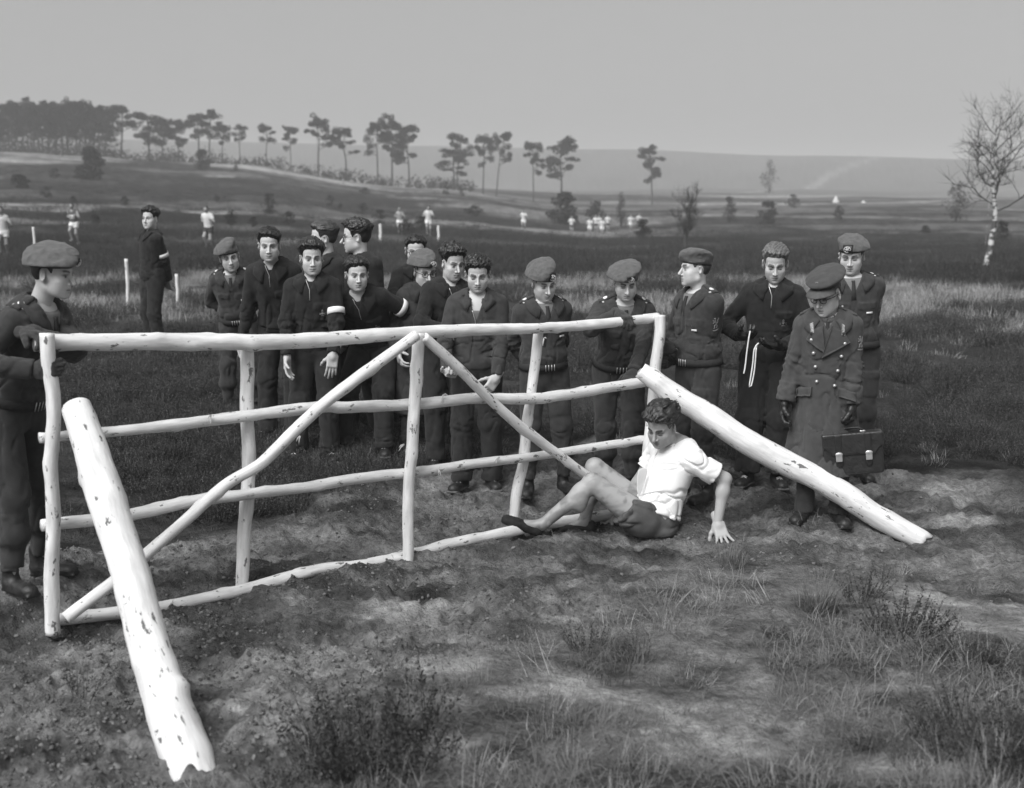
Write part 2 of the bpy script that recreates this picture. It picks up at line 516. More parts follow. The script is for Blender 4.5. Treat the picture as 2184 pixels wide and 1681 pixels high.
def skeleton(s):
    k = s.get('H', 1.78) / 1.78
    B = facing(s.get('yaw', 0))
    Rs = B @ Rz(rad(-s.get('twist', 0))) @ Ry(rad(s.get('side', 0))) @ Rx(rad(-s.get('lean', 0)))
    J = {'k': k, 'B': B, 'Rs': Rs}
    pel = B @ np.array([s.get('px', 0), s.get('py', 0), .95 * k - s.get('drop', 0)])
    T = lambda x, y, z: pel + Rs @ (np.array([x, y, z]) * k)
    J['pel'] = pel; J['neck'] = T(0, -.012, .535); J['T'] = T
    J['shR'], J['shL'] = T(.163, -.012 + s.get('hunch', 0), .440), T(-.163, -.012 + s.get('hunch', 0), .440)
    Rh = facing(s.get('hyaw', s.get('yaw', 0))) @ Ry(rad(s.get('hroll', 0))) @ Rx(rad(-s.get('hpitch', 0)))
    J['Rh'] = Rh
    up = nrm(Rs[:, 2] * .6 + np.array([0, 0, .5]))
    J['head'] = J['neck'] + up * .105 * k + Rh @ np.array([0, .030, .035]) + B @ np.array([0, s.get('hf', 0), 0])
    root = np.asarray(s['root'])
    for sd, sg in (('R', 1), ('L', -1)):
        S = J['sh' + sd]
        a = s.get('arm' + sd, (.25 * sg, .02, .80))
        if isinstance(a, dict): tgt = np.asarray(a['w']) - root
        else: tgt = B @ np.array(a)
        pole = B @ np.array(s.get('pole' + sd, (.35 * sg, -1.0, -.1)))
        J['el' + sd], J['wr' + sd] = ik(S, tgt, .285 * k, .255 * k, pole)
        hip = pel + B @ (np.array([.092 * sg, 0, -.03]) * k)
        ft = s.get('foot' + sd, (.11 * sg, 0.0))
        ank = B @ np.array([ft[0], ft[1], .085 + (ft[2] if len(ft) > 2 else 0)])
        kp = B @ np.array(s.get('knee' + sd, (.12 * sg, 1, 0)))
        J['hip' + sd] = hip
        J['kn' + sd], J['an' + sd] = ik(hip, ank, .430 * k, .412 * k, kp)
        J['fd' + sd] = B @ np.array(nrm((.30 * sg * s.get('toeout', 1), 1, 0)))
    return J

def torso_q(P, J): return ((P - J['pel'].astype(np.float32)) @ J['Rs'].astype(np.float32)) / J['k']
def torso_d(Q, fat=1.0):
    d = ell(Q, (0, 0, .345), (.172 * fat, .116 * fat, .20))
    Qa = Q.copy(); Qa[:, 0] = np.abs(Qa[:, 0])
    d = smin(d, cap(Qa, (.030, -.018, .490), (.150, -.012, .447), .056, .052), .05)
    d = smin(d, ell(Q, (0, .004, .12), (.150 * fat, .110 * fat, .18)), .08)
    d = smin(d, ell(Q, (0, -.008, -.04), (.166, .118, .13)), .08)
    return d
def arm_d(P, J, sd, off, cut=0.0, wide=1.0):
    k = J['k']
    S, E, W = J['sh' + sd], J['el' + sd], J['wr' + sd]
    d = cap(P, S, E, .056 * k * wide + off, .046 * k * wide + off)
    fdir = nrm(W - E)
    f = cap(P, E, W + fdir * .05, .046 * k * wide + off, .034 * k * wide + off * 1.1)
    f = smax(f, ((P - (W + fdir * cut).astype(np.float32)) @ fdir.astype(np.float32)), .008)
    return smin(d, f, .03)
_RM = [np.linalg.qr(np.random.default_rng(i).normal(size=(3, 3)))[0].astype(np.float32) for i in range(4)]
def crease(P, sc, seed, warp=.03, width=.30):
    """thin sharp lines, 0..1"""
    W = P + warp * np.stack([vnoise(P @ _RM[0], 8., seed), vnoise(P @ _RM[1], 8., seed + 3), vnoise(P @ _RM[2], 8., seed + 6)], 1)
    n = vnoise((W * np.asarray(sc, dtype=np.float32)), 1.0, seed * 2.3)
    return np.clip(1 - np.abs(n) / width, 0, 1) ** 1.5
def folds(P, J, seed, amp=1.0):
    """cloth folds: hanging drapes, creases gathered over the waist, and rings where the sleeves bend"""
    Q = torso_q(P, J)
    n = vnoise(Q @ Rz(.6).astype(np.float32), (15, 15, 4.5), seed * 1.7) * .0045 + vnoise(Q @ _RM[3], 34., seed) * .0013
    n = n + crease(Q, (13, 13, 5), seed, .035, .22) * .0085 * (1 - .6 * sstep(.2, .4, Q[:, 2]))
    n = n + crease(Q, (7, 7, 15), seed + 9, .05, .22) * .0090 * np.exp(-((Q[:, 2] - .10) / .13) ** 2)
    for sd in 'RL':
        E = J['el' + sd].astype(np.float32)
        ax = nrm(J['wr' + sd] - J['sh' + sd]).astype(np.float32)
        t = (P - E) @ ax
        w = P - E - t[:, None] * ax
        m = np.exp(-(t / .10) ** 2) * np.exp(-(w * w).sum(1) / .14 ** 2)
        ph = t * 115 + 14 * vnoise(P, 9., seed + 4)
        n = n + m * (np.abs(np.sin(ph * .5)) ** .7 - .6) * .0085
    return n * amp * 1.35
def limb_body(P, J, s):
    k = J['k']
    Q = torso_q(P, J)
    d = torso_d(Q) * k
    for sd in 'RL':
        d = smin(d, arm_d(P, J, sd, -.006, .03), .03)
        l = smin(cap(P, J['hip' + sd], J['kn' + sd], .080 * k, .052 * k), cap(P, J['kn' + sd], J['an' + sd], .044 * k, .024 * k), .03)
        d = smin(d, l, .05)
    return d

def shoe_vf(J, sd, kind, vox=.008):
    A = J['an' + sd]; fd = J['fd' + sd]
    R = np.array([np.cross(fd, (0, 0, 1)), fd, (0, 0, 1)]).T
    g = A[2] - .085
    hi = .15 if kind == 'boot' else .075
    def f(P):
        d = cap(P, (0, -.045, .030), (0, .135, .020), .043, .040)
        d = smin(d, ell(P, (0, .11, .030), (.043, .062, .030)), .02)
        d = smin(d, cap(P, (0, -.050, .05), (0, -.050, hi + .02), .043, .044), .03)
        d = smax(d, P[:, 2] - hi - .02, .006)
        sole = rbox(P, (0, .045, .008), (.043, .130, .010), .008)
        d = np.minimum(smax(d, -P[:, 2] + .004, .004), sole)
        if kind == 'boot': d = d + .0025 * vnoise(P, 55., 3.)
        return d
    V, Fq = polygonise(f, (-.075, -.125, -.02), (.075, .215, hi + .05), vox)
    b = A.copy(); b[2] = g
    V = V @ R.T.astype(np.float32) + (b + fd * .03).astype(np.float32)
    return V, Fq, R, b + fd * .03

def collar_vf(J, f, rx=.070, ry=.076, open_deg=24, height=.035, fall=.062, point=.03, back_z=.556, front_z=.505, n=26):
    k = J['k']; T = J['T']
    lst = []
    ph = np.linspace(rad(open_deg), 2 * math.pi - rad(open_deg), n)
    rows = []
    for t in np.linspace(0, 1, 7):
        row = []
        for a in ph:
            fr = (1 + math.cos(a)) / 2                      # 1 at the front, 0 at the nape
            zf = back_z + (front_z - back_z) * fr
            ex = math.exp(-((min(a, 2 * math.pi - a) - rad(open_deg)) / .35) ** 2)
            if t < .34:
                u = t / .34; r = 1.0 + .02 * u; z = zf - height * (1 - u) * (1 - .4 * fr)
            else:
                u = (t - .34) / .66; r = 1.02 + (fall + point * ex) * u / .07 * (1.0 - .12 * u); z = zf - (.062 + .02 * ex) * u ** 1.3
            row.append(T(math.sin(a) * rx * r, -.012 + math.cos(a) * ry * r, z))
        rows.append(row)
    V = np.array(rows, dtype=np.float32)
    m = V[2:].reshape(-1, 3)
    for _ in range(4):
        d = f(m); m = m + grad(f, m, .01) * np.clip(.008 - d, 0, .03)[:, None]
    V[2:] = m.reshape(-1, n, 3)
    V = V.reshape(-1, 3)
    Fq = [(i * n + j, i * n + j + 1, (i + 1) * n + j + 1, (i + 1) * n + j) for i in range(6) for j in range(n - 1)]
    return V, np.array(Fq)
def solidify(o, t):
    m = o.modifiers.new("thickness", 'SOLIDIFY'); m.thickness = t; m.offset = 0
def ellipse_outline(g):
    r = np.maximum(np.abs(g[:, 0]), np.abs(g[:, 1])) * 2
    a = np.arctan2(g[:, 1], g[:, 0]); q = np.hypot(g[:, 0], g[:, 1]) + 1e-9
    return g / q[:, None] * (r * .5)[:, None]

def glasses(root, J, tone=None):
    Rh, c = J['Rh'], J['head']
    W = lambda x, y, z: c + Rh @ np.array([x, y, z])
    lst = []
    for s in (-1, 1):
        pts = [W(s * (.033 + .023 * math.cos(a)), .104 - .10 * (.033 + .023 * math.cos(a)) ** 1 * .25, .000 + .0185 * math.sin(a)) for a in np.linspace(0, 2 * math.pi, 17)]
        lst.append(tube(pts, .0026, 6, False))
        lst.append(tube([W(s * .056, .100, .006), W(s * .082, .05, .008), W(s * .084, -.01, .008)], .0026, 6))
    lst.append(tube([W(-.011, .106, .004), W(0, .109, .007), W(.011, .106, .004)], .0024, 6))
    V, Fq = join_vf(lst)
    return link('spectacles', make_mesh('spectacles', V, Fq), tone or M_GLASSES, root)

M_SKIN = mat('skin', .50, .52, .35, attr=True, bump=.10, bscale=220., sss=.12)
M_HAIRD = mat('hair_dark', .018, .42, .5, var=.8, vscale=150., bump=.3, bscale=200.)
M_HAIRM = mat('hair_brown', .042, .42, .5, var=.8, vscale=150., bump=.3, bscale=200.)
M_HAIRF = mat('hair_fair', .120, .45, .45, var=.4, vscale=60.)
M_WOOL = mat('battledress_wool', .040, .95, .15, var=.22, vscale=26., bump=.35, bscale=420., sheen=.10)
M_WOOLT = mat('battledress_trousers', .036, .95, .15, var=.22, vscale=18., bump=.35, bscale=420., sheen=.08)
M_KNITD = mat('dark_training_cloth', .0205, .95, .12, var=.25, vscale=20., bump=.35, bscale=380., sheen=.06)
M_KNITG = mat('grey_training_cloth', .047, .95, .12, var=.18, vscale=20., bump=.35, bscale=380., sheen=.08)
M_TRACK = mat('track_trousers', .024, .95, .12, var=.25, vscale=16., bump=.3, bscale=380., sheen=.06)
M_COAT = mat('greatcoat_wool', .060, .95, .12, var=.16, vscale=22., bump=.35, bscale=420., sheen=.10)
M_BERET = mat('beret_felt', .100, .95, .12, var=.18, vscale=30., bump=.3, bscale=500., sheen=.15)
M_LEATHER = mat('dark_leather', .016, .45, .5, var=.3, vscale=40., bump=.2, bscale=160.)
M_BOOT = mat('boot_leather', .018, .5, .45, var=.5, vscale=25., bump=.3, bscale=90.)
M_WEB = mat('webbing', .030, .9, .2, var=.2, vscale=60., bump=.2, bscale=300.)
M_GLOVE = mat('knitted_glove', .036, .95, .1, var=.25, vscale=70., bump=.5, bscale=260., sheen=.15)
M_WHITE = mat('white_cloth', .75, .9, .2, var=.06, vscale=30., bump=.15, bscale=200.)
M_SHIRT = mat('shirt_cloth', .16, .9, .2, var=.1, vscale=40.)
M_TIE = mat('tie_cloth', .035, .9, .2, var=.1, vscale=40.)
M_METAL = mat('pale_metal', .60, .35, .5, metal=.7)
M_BADGE = mat('badge_thread', .55, .7, .3)
M_GLASSES = mat('spectacle_frame', .012, .35, .5)
M_VEST = mat('athletic_vest', .62, .9, .2, var=.1, vscale=20.)
M_SKINFAR = mat('skin_far', .30, .7, .3)

def beret_parts(root, J, s, h):
    Rh, c = J['Rh'].astype(np.float32), J['head'].astype(np.float32)
    bt = h.get('beret', {})
    dr = bt.get('droop', 1.0)                              # +1 pulled over the wearer's right
    big = bt.get('big', 1.0)
    Rt = Ry(rad(32 * dr)) @ Rx(rad(bt.get('back', -6)))
    zb, tl = .047, .16
    def f(P):
        Q = P.astype(np.float32)
        d = ell(Q, (.030 * dr, -.014 + bt.get('fwd', 0), .090), (.120 * big, .128 * big, .051), Rt)
        d = smin(d, ell(Q, (.0, -.012, .066), (.086, .108, .062)), .026)
        d = d + fbm(Q, 17., s['seed'] * 1.3, 2) * .0055 - np.clip(1 - np.abs(vnoise(Q, (18, 18, 30), s['seed'])) * 3.2, 0, 1) * .0045
        plane = (zb + .18 * (Q[:, 1]) * .35 + bt.get('ride', 0)) - Q[:, 2]
        d = smax(d, plane * .95, .006)
        return d
    V, Fq = polygonise(f, (-.175, -.185, .0), (.175, .175, .185), .0062)
    o = link('beret', make_mesh('beret', V @ Rh.T + c, Fq), M_BERET, root)
    th = np.linspace(0, 2 * math.pi, 40, endpoint=False)
    rows = []
    for r_, dz in ((1.0, .000), (1.02, .006), (1.02, .013), (1.0, .018), (.94, .018), (.94, .0)):
        x, y = np.sin(th) * .0865 * r_, -.014 + np.cos(th) * .1085 * r_
        rows.append(np.stack([x, y, zb + .063 * y + bt.get('ride', 0) + dz - .010], 1))
    V = np.concatenate(rows); n = 40; m = len(rows)
    Fq = np.array([(a * n + i, a * n + (i + 1) % n, ((a + 1) % m) * n + (i + 1) % n, ((a + 1) % m) * n + i) for a in range(m) for i in range(n)])
    link('leather_band', make_mesh('leather_band', V.astype(np.float32) @ Rh.T + c, Fq), M_LEATHER, o)
    bx = -.030 * dr                                         # badge over the eye away from the fold
    if bt.get('badge', True):
        fl = lambda P: f((P - c) @ Rh)
        og = c + Rh @ A3(bx, .115, zb + .030 + bt.get('ride', 0)); dn = Rh @ A3(-bx * 6, -1, -.12); dn = dn / np.linalg.norm(dn)
        ux = Rh @ A3(1, bx * 6, 0); uy = Rh @ A3(0, .1, 1)
        V, Fq = slab(fl, og, ux, uy, .068, .060, .004, dn, 7, 7, lift=.002)
        b = link('badge_patch', make_mesh('badge_patch', V, Fq, False), M_LEATHER, o)
        lst = []
        cen = drop_on(fl, (og - dn * .03)[None], dn[None], .0065)[0]
        ring = lambda rx, rz, n=13: [cen + ux * rx * math.cos(a) + uy * rz * math.sin(a) - dn * .0005 for a in np.linspace(0, 2 * math.pi, n)]
        lst.append(tube(ring(.0235, .0215), .0030, 5, False))
        for a in np.linspace(0, math.pi, 4)[:3]:
            lst.append(tube([cen + (ux * math.cos(a + .3) + uy * math.sin(a + .3)) * t - dn * .0015 for t in (-.0215, 0, .0215)], .0028, 5))
        lst.append(tube(ring(.008, .008, 9), .0024, 5, False))
        V, Fq = join_vf(lst)
        link('badge', make_mesh('badge', V, Fq), M_BADGE, o)

def build_person(name, label, s):
    seed = s.setdefault('seed', (len(label) * 7 + sum(map(ord, label))) % 91)
    pr_ = np.random.default_rng(seed + 500)
    s.setdefault('side', pr_.uniform(-3.5, 3.5)); s.setdefault('twist', pr_.uniform(-6, 6))
    s.setdefault('footR', (pr_.uniform(.09, .16), pr_.uniform(-.05, .12))); s.setdefault('footL', (-pr_.uniform(.09, .16), pr_.uniform(-.05, .12)))
    J = skeleton(s); k = J['k']; h = s.get('face', {})
    fr_ = np.random.default_rng(seed)
    for key, lo_, hi_ in (('jaw', .93, 1.09), ('wide', .97, 1.05), ('nose', .88, 1.22), ('ear', .92, 1.12)): h[key] = h.get(key, 1.0) * fr_.uniform(lo_, hi_)
    root = empty(name, s['root'], label, 'person')
    kind = s['wear']
    J['Rh'] = J['Rh'] @ np.diag([fr_.uniform(.96, 1.04), fr_.uniform(.97, 1.03), fr_.uniform(.95, 1.05)]) * s.get('hs', 1.0)
    h['bth'] = fr_.uniform(.0055, .0080); h.setdefault('brow', .1); h['brow'] *= fr_.uniform(.8, 2.2)
    Rh = J['Rh'].astype(np.float32); hc = J['head'].astype(np.float32)
    # ---- body: head and neck finely, the covered trunk and limbs coarsely, bare hands finely; one mesh
    nb = np.linalg.inv(Rh) @ (J['neck'] - J['Rs'][:, 2] * .05 - hc)
    hv = s.get('hvox', .0042)
    V, Fq = polygonise(lambda P: face_sdf(P, nb.astype(np.float32), h), (-.115, -.14, min(-.15, nb[2]) - .03), (.115, .145, .14), hv)
    parts = [(V @ Rh.T + hc, Fq)]; tones = [face_tone(V, h)]
    lo = np.min([J[q] for q in ('anR', 'anL', 'elR', 'elL', 'wrR', 'wrL', 'head', 'shR', 'shL')], 0) - .22
    hi = np.max([J[q] for q in ('anR', 'anL', 'elR', 'elL', 'wrR', 'wrL', 'head', 'shR', 'shL')], 0) + .22
    V, Fq = polygonise(lambda P: limb_body(P, J, s), lo, hi, .024)
    parts.append((V, Fq)); tones.append(np.ones(len(V)))
    gl = s.get('gloves')
    for sd in 'RL':
        if s.get('hand' + sd) == 'hidden': continue
        W, E = J['wr' + sd], J['el' + sd]
        hd = s.get('hdir' + sd); fd = nrm(W - E)
        hd = fd if hd is None else nrm(J['B'] @ np.array(hd))
        pd = s.get('palm' + sd, (-1 if sd == 'R' else 1, .15, 0))
        pd = J['B'] @ np.array(pd)
        V, Fq = hand_vf(W + fd * (.012 if not gl else .012), hd, pd, sd == 'R', s.get('curl' + sd, 28), s.get('spread' + sd, .8), .0045 if gl else 0, s.get('thumb' + sd, 20), scale=1.05)
        if gl:
            V = V + vnoise(V, 60., 3.)[:, None] * .002
            g = link('glove', make_mesh('glove', V, Fq), M_GLOVE if gl == 'knit' else M_LEATHER, root)
        else:
            parts.append((V, Fq)); tones.append(.92 + .08 * vnoise(V, 60., 1.))
    V, Fq = join_vf(parts)
    me = make_mesh('body', V, Fq); tone_attr(me, np.concatenate(tones) * h.get('skin', 1.0))
    link('body', me, M_SKIN, root)
    # ---- hair and headgear
    hs = h.setdefault('hair', {})
    hat = s.get('hat')
    if hat:
        hs.setdefault('side', .004); hs['top'] = .004; hs['quiff'] = 0; hs['line'] = .085
    V, Fq = polygonise(lambda P: hair_sdf(P, h), (-.125, -.155, -.10), (.125, .135, .175), hv if not hat else .006)
    link('hair', make_mesh('hair', V @ Rh.T + hc, Fq), {'d': M_HAIRD, 'm': M_HAIRM, 'f': M_HAIRF}[hs.get('tone', 'd')], root)
    if hat == 'beret': beret_parts(root, J, s, h)
    if h.get('glasses'): glasses(root, J)
    # ---- upper garment
    fat = s.get('fat', 1.0)
    off = {'battledress': .022, 'pullover': .022, 'greatcoat': .034, 'jumper': .022}[kind]
    hem = {'battledress': .015, 'pullover': -.055, 'greatcoat': -.60, 'jumper': -.055}[kind]
    cut = {'battledress': .0, 'pullover': .0, 'greatcoat': .0, 'jumper': 0}[kind]
    vz = s.get('vz', {'battledress': .40, 'pullover': .40, 'greatcoat': .44, 'jumper': .60}[kind])
    vw = s.get('vw', {'battledress': .52, 'pullover': .42, 'greatcoat': .55, 'jumper': .3}[kind])
    def upper(P, fine=True):
        Q = torso_q(P, J)
        d = torso_d(Q, fat) * k - off
        if kind == 'battledress':
            d = d - .020 * np.exp(-((Q[:, 2] - .115) / .055) ** 2)
        elif kind in ('pullover', 'jumper'):
            d = d - .012 * np.exp(-((Q[:, 2] - .03) / .06) ** 2) + .006 * sstep(-.015, -.03, Q[:, 2])
        else:
            Qb = (P - J['pel'].astype(np.float32)) @ J['B'].astype(np.float32) / k
            zt = np.clip(-(Qb[:, 2] - .14) / .74, 0, 1)
            cy = .005 + .03 * zt
            rx, ry = .165 + .108 * zt, .128 + .088 * zt
            kk = np.hypot(Qb[:, 0] / rx, (Qb[:, 1] - cy) / ry)
            sk = (kk - 1) * np.minimum(rx, ry) * k
            ang = np.arctan2(Qb[:, 1], Qb[:, 0])
            sk = sk - .010 * np.sin(ang * 6 + 2 + Qb[:, 2]) * zt
            sk = np.maximum(sk, (Qb[:, 2] - .20) * k)
            d = smin(d, sk - .010, .07)
        if fine:
            fo = folds(P, J, seed, s.get('foldamp', 1.0))
            d = d + fo
            if kind in ('battledress', 'pullover') and not s.get('plain'):
                fr = Q[:, 1] > 0
                for sx in ((-1, 1) if kind == 'battledress' else (-1,)):
                    u, w = np.abs(Q[:, 0] - sx * .088), Q[:, 2]
                    mk = sstep(.062, .055, u) * sstep(.195, .205, w) * sstep(.345, .338, w) * fr
                    d = d - mk * .006
                    fl = sstep(.066, .060, u) * sstep(.285 - .01 * np.cos(u * 50), .296, w) * sstep(.350, .343, w) * fr
                    d = d - fl * .006
            if kind == 'battledress':
                d = d - .003 * sstep(.022, .016, np.abs(Q[:, 0] + .012)) * (Q[:, 1] > 0)
            if kind == 'greatcoat':
                d = d - .006 * sstep(-.118, -.108, Q[:, 0]) * sstep(.118, .108, Q[:, 0]) * (Q[:, 1] > 0) * sstep(.36, .34, Q[:, 2])
        if kind == 'greatcoat': d = smax(d, (.95 + hem) * k - P[:, 2], .010)
        else: d = smax(d, (hem - Q[:, 2]) * k, .010)
        for sd in 'RL':
            a = arm_d(P, J, sd, off * .62, cut, s.get('sleeve', 1.0))
            if fine: a = a + fo * 1.1
            if kind == 'greatcoat':
                W, E = J['wr' + sd], J['el' + sd]; fdir = nrm(W - E)
                t = (P - W.astype(np.float32)) @ fdir.astype(np.float32)
                a = a - .009 * sstep(-.125, -.120, t)
            d = smin(d, a, .030)
        d = smax(d, -(ell(Q, (0, -.008, .57), (.066, .070, .10))) * k, .008)
        wd = np.maximum(np.abs(Q[:, 0] - s.get('vx', 0)) - vw * (Q[:, 2] - vz), -Q[:, 1] + .02) * k
        d = smax(d, -wd, .006)
        return d
    fsm = lambda P: upper(P, False)
    pts = [J[q] for q in ('shR', 'shL', 'elR', 'elL', 'wrR', 'wrL', 'neck')] + [J['T'](x, y, z) for x in (-.27, .27) for y in (-.2, .2) for z in (hem - .01, .5)]
    lo, hi = np.min(pts, 0) - .12, np.max(pts, 0) + .12
    V, Fq = polygonise(upper, lo, hi, s.get('vox', .0095))
    mt = {'battledress': M_WOOL, 'pullover': M_KNITD, 'greatcoat': M_COAT, 'jumper': M_KNITD}[kind]
    mt = s.get('topmat', mt)
    nm = {'battledress': 'jacket', 'pullover': 'pullover', 'greatcoat': 'greatcoat', 'jumper': 'pullover'}[kind]
    top = link(nm, make_mesh(nm, V, Fq), mt, root)
    surf = Surf(V, Fq)
    ftor = lambda P: torso_d(torso_q(P, J), fat) * k - off
    T, Rs = J['T'], J['Rs']
    X, Y, Z = Rs[:, 0], Rs[:, 1], Rs[:, 2]
    if s.get('collar', True):
        cp = {'battledress': dict(open_deg=30, fall=.060, point=.030, front_z=.490), 'pullover': dict(open_deg=26, fall=.048, point=.036, front_z=.497, ry=.080), 'greatcoat': dict(open_deg=34, fall=.075, point=.045, front_z=.490, rx=.075, ry=.080), 'jumper': dict(open_deg=20, fall=.05, point=0)}[kind]
        V, Fq = collar_vf(J, fsm, **cp)
        c = link('collar', make_mesh('collar', V, Fq), mt, top); solidify(c, .007)
    # shirt under the opening
    if vz < .55:
        def shirt(P):
            Q = torso_q(P, J)
            d = (torso_d(Q, fat) - .010) * k
            d = smin(d, cap(P, J['neck'] - Z * .05, J['neck'] + Z * .015 * k, .063, .061), .03)
            d = smax(d, (.30 - Q[:, 2]) * k, .005); d = smax(d, (np.abs(Q[:, 0]) - .12) * k, .01)
            return smax(d, (Q[:, 2] - (.535 if kind != 'pullover' else s.get('shz', .53)) + .35 * np.maximum(Q[:, 1], 0)) * k, .004)
        V, Fq = polygonise(shirt, T(0, 0, .42) - .2, T(0, 0, .42) + .2, .009)
        sh = link('shirt', make_mesh('shirt', V, Fq), s.get('shirtmat', M_SHIRT if kind != 'pullover' else M_KNITD), root)
        if kind != 'pullover':
            tl = []
            for q, (w, z) in enumerate(((.026, .497), (.020, .485), (.026, .46), (.032, .42), (.036, .36))):
                p = drop_on(shirt, (T(0, .2, z))[None], -Y[None], .006)[0]
                tl.append((p - X * w * .5, p + X * w * .5))
            V = np.array([p for q in tl for p in q]); Fq = np.array([(2 * i, 2 * i + 1, 2 * i + 3, 2 * i + 2) for i in range(4)])
            t_ = link('tie', make_mesh('tie', V, Fq), M_TIE, root); solidify(t_, .012)
    # zip
    if kind == 'pullover' and s.get('zip', True):
        zp = []
        for z in np.linspace(vz - .085, vz + .075, 12):
            x = s.get('vx', 0) + max(0, vw * (z - vz)) * .98
            p = drop_on(surf, (T(x + .004, .22, z))[None], -Y[None], .002)[0]
            zp.append(p)
        V, Fq = tube(zp, .0024, 6)
        link('zip', make_mesh('zip', V, Fq), M_METAL, top)
    # battledress fittings
    if kind == 'battledress':
        for sg in (-1, 1):
            c0, c1 = T(sg * .085, -.012, .60), T(sg * .172, -.012, .60)
            ux = nrm(c1 - c0); uy = -Y
            V, Fq = slab(surf, (c0 + c1) / 2 + Z * .0, ux, uy, .115, .050, .005, -Z, 6, 4, lift=.003)
            e = link('epaulette', make_mesh('epaulette', V, Fq), mt, top)
            V, Fq = slab(surf, T(sg * .138, -.012, .62), ux, uy, .030, .034, .009, -Z, 5, 5, outline=ellipse_outline, lift=.003)
            link('epaulette_disc', make_mesh('epaulette_disc', V, Fq), M_WHITE, e)
            V, Fq = slab(surf, T(sg * .205, -.012, .56), nrm(ux * .6 - Z), uy, .012, .075, .003, nrm(-Z * .8 - ux), 3, 6, lift=.002)
            link('shoulder_title', make_mesh('shoulder_title', V, Fq), M_BADGE, top)
        if s.get('nametag', True):
            V, Fq = slab(surf, T(-.105, .2, .268), X, Z, .045, .014, .003, -Y, 4, 3, lift=.002)
            link('name_tag', make_mesh('name_tag', V, Fq), M_WHITE, top)
        Vb, Fb = band(ftor, T(0, 0, .035), X, Y, Z, -.024, .026, .34, 44, .004, .005, 3)
        b = link('belt', make_mesh('belt', Vb, Fb), M_WEB, root)
        lst = []
        for q in (-.035, -.012, .012, .035):
            ps = [drop_on(ftor, (T(q, .3, .035 + z))[None], -Y[None], .011)[0] for z in (-.024, 0, .024)]
            lst.append(tube(ps, .0026, 6))
        V, Fq = join_vf(lst)
        link('buckle', make_mesh('buckle', V, Fq), M_METAL, b)
    if s.get('lion'):                                        # embroidered rampant lion on the sleeve
        sd = s['lion']; ax = nrm(J['el' + sd] - J['sh' + sd]); out = s['lion_out']
        out = nrm(np.asarray(out, float)); out = nrm(out - ax * (out @ ax)); side = np.cross(ax, out)
        c0 = J['sh' + sd] + ax * .105 * k
        def pt(u, v): return drop_on(surf, (c0 + side * u * .030 - ax * v * .036 + out * .12)[None], -out[None], .0015)[0]
        lst = []
        for pl in ([(-.55, .9), (-.25, 1.05), (-.1, .75), (-.25, .5)], [(-.2, .7), (.0, .3), (.1, -.2), (.0, -.5)], [(-.1, .45), (-.6, .5), (-.8, .7)], [(-.05, .25), (-.55, .15), (-.75, .0)],
                   [(.05, -.3), (-.35, -.45), (-.3, -.9), (-.6, -.95)], [(.1, -.3), (.4, -.6), (.3, -.95), (.05, -1.)], [(.1, -.2), (.6, .1), (.45, .5), (.8, .8), (.55, 1.0)], [(-.8, -1.35), (-.3, -1.5), (.3, -1.5), (.8, -1.35)]):
            q = smooth_line([pt(-a, b) for a, b in pl], 7)
            lst.append(tube(q, [.0022, .0036, .0042, .0042, .0036, .003, .002], 5))
        V, Fq = join_vf(lst)
        link('sleeve_emblem', make_mesh('sleeve_emblem', V, Fq), mat('emblem_thread', .20, .8, .2), top)
    if kind == 'pullover' and s.get('emblem', False):
        lst = []
        c0 = T(-.088, .2, .262)
        pt = lambda u, v: drop_on(surf, (c0 + X * u * .03 + Z * v * .03)[None], -Y[None], .0015)[0]
        for pl in ([(-.8, .1), (.8, -.3)], [(-.8, -.3), (.8, .1)], [(0, 1.0), (.2, .6), (0, .3), (-.2, .6), (0, 1.0)], [(-.3, .2), (0, -.1), (.3, .2)], [(0, .3), (0, -.6)], [(-.4, -.6), (.4, -.6)]):
            lst.append(tube([pt(a, b) for a, b in pl], .0022, 5))
        V, Fq = join_vf(lst)
        link('chest_emblem', make_mesh('chest_emblem', V, Fq), mat('emblem_thread', .20, .8, .2), top)
    if s.get('armband'):
        sd = s['armband']; ax = nrm(J['el' + sd] - J['sh' + sd])
        ex = nrm(np.cross(ax, (0.3, .2, 1))); ey = np.cross(ax, ex)
        farm = lambda P: arm_d(P, J, sd, off * .62, cut)
        V, Fq = band(farm, J['sh' + sd] + ax * s.get('band_at', .19) * k, ex, ey, ax, -.024, .024, .105, 28, .008, .003, 3)
        link('armband', make_mesh('armband', V, Fq), M_WHITE, root)
    # ---- trousers
    bag = s.get('bag', {'battledress': .020, 'pullover': .026, 'greatcoat': .014, 'jumper': .026}[kind])
    gait = kind == 'battledress'
    def trousers(P):
        Qp = (P - J['pel'].astype(np.float32)) @ J['B'].astype(np.float32) / k
        d = ell(Qp, (0, -.008, -.03), (.160, .118, .15)) * k - bag * .5
        Q = torso_q(P, J)
        d = smin(d, ell(Q, (0, 0, .06), (.150, .112, .13)) * k - .006, .05)
        for sd in 'RL':
            A, Kn, Hp = J['an' + sd].astype(np.float32), J['kn' + sd], J['hip' + sd]
            l = cap(P, Hp, Kn, .082 * k + bag, .060 * k + bag * 1.1)
            lw = cap(P, Kn, A, .058 * k + bag * 1.1, (.050 if not gait else .052) * k + bag)
            l = smin(l, lw, .04)
            zr = P[:, 2] - (A[2] - .085)
            if gait:
                l = l - .016 * np.exp(-((zr - .30) / .05) ** 2) * 1.0 + .016 * sstep(.285, .235, zr)
                l = smax(l, .115 - zr, .006)
            else:
                l = l - .012 * sstep(.25, .06, zr)
                l = smax(l, s.get('cuffz', .055) - zr, .006)
            d = smin(d, l, .030)
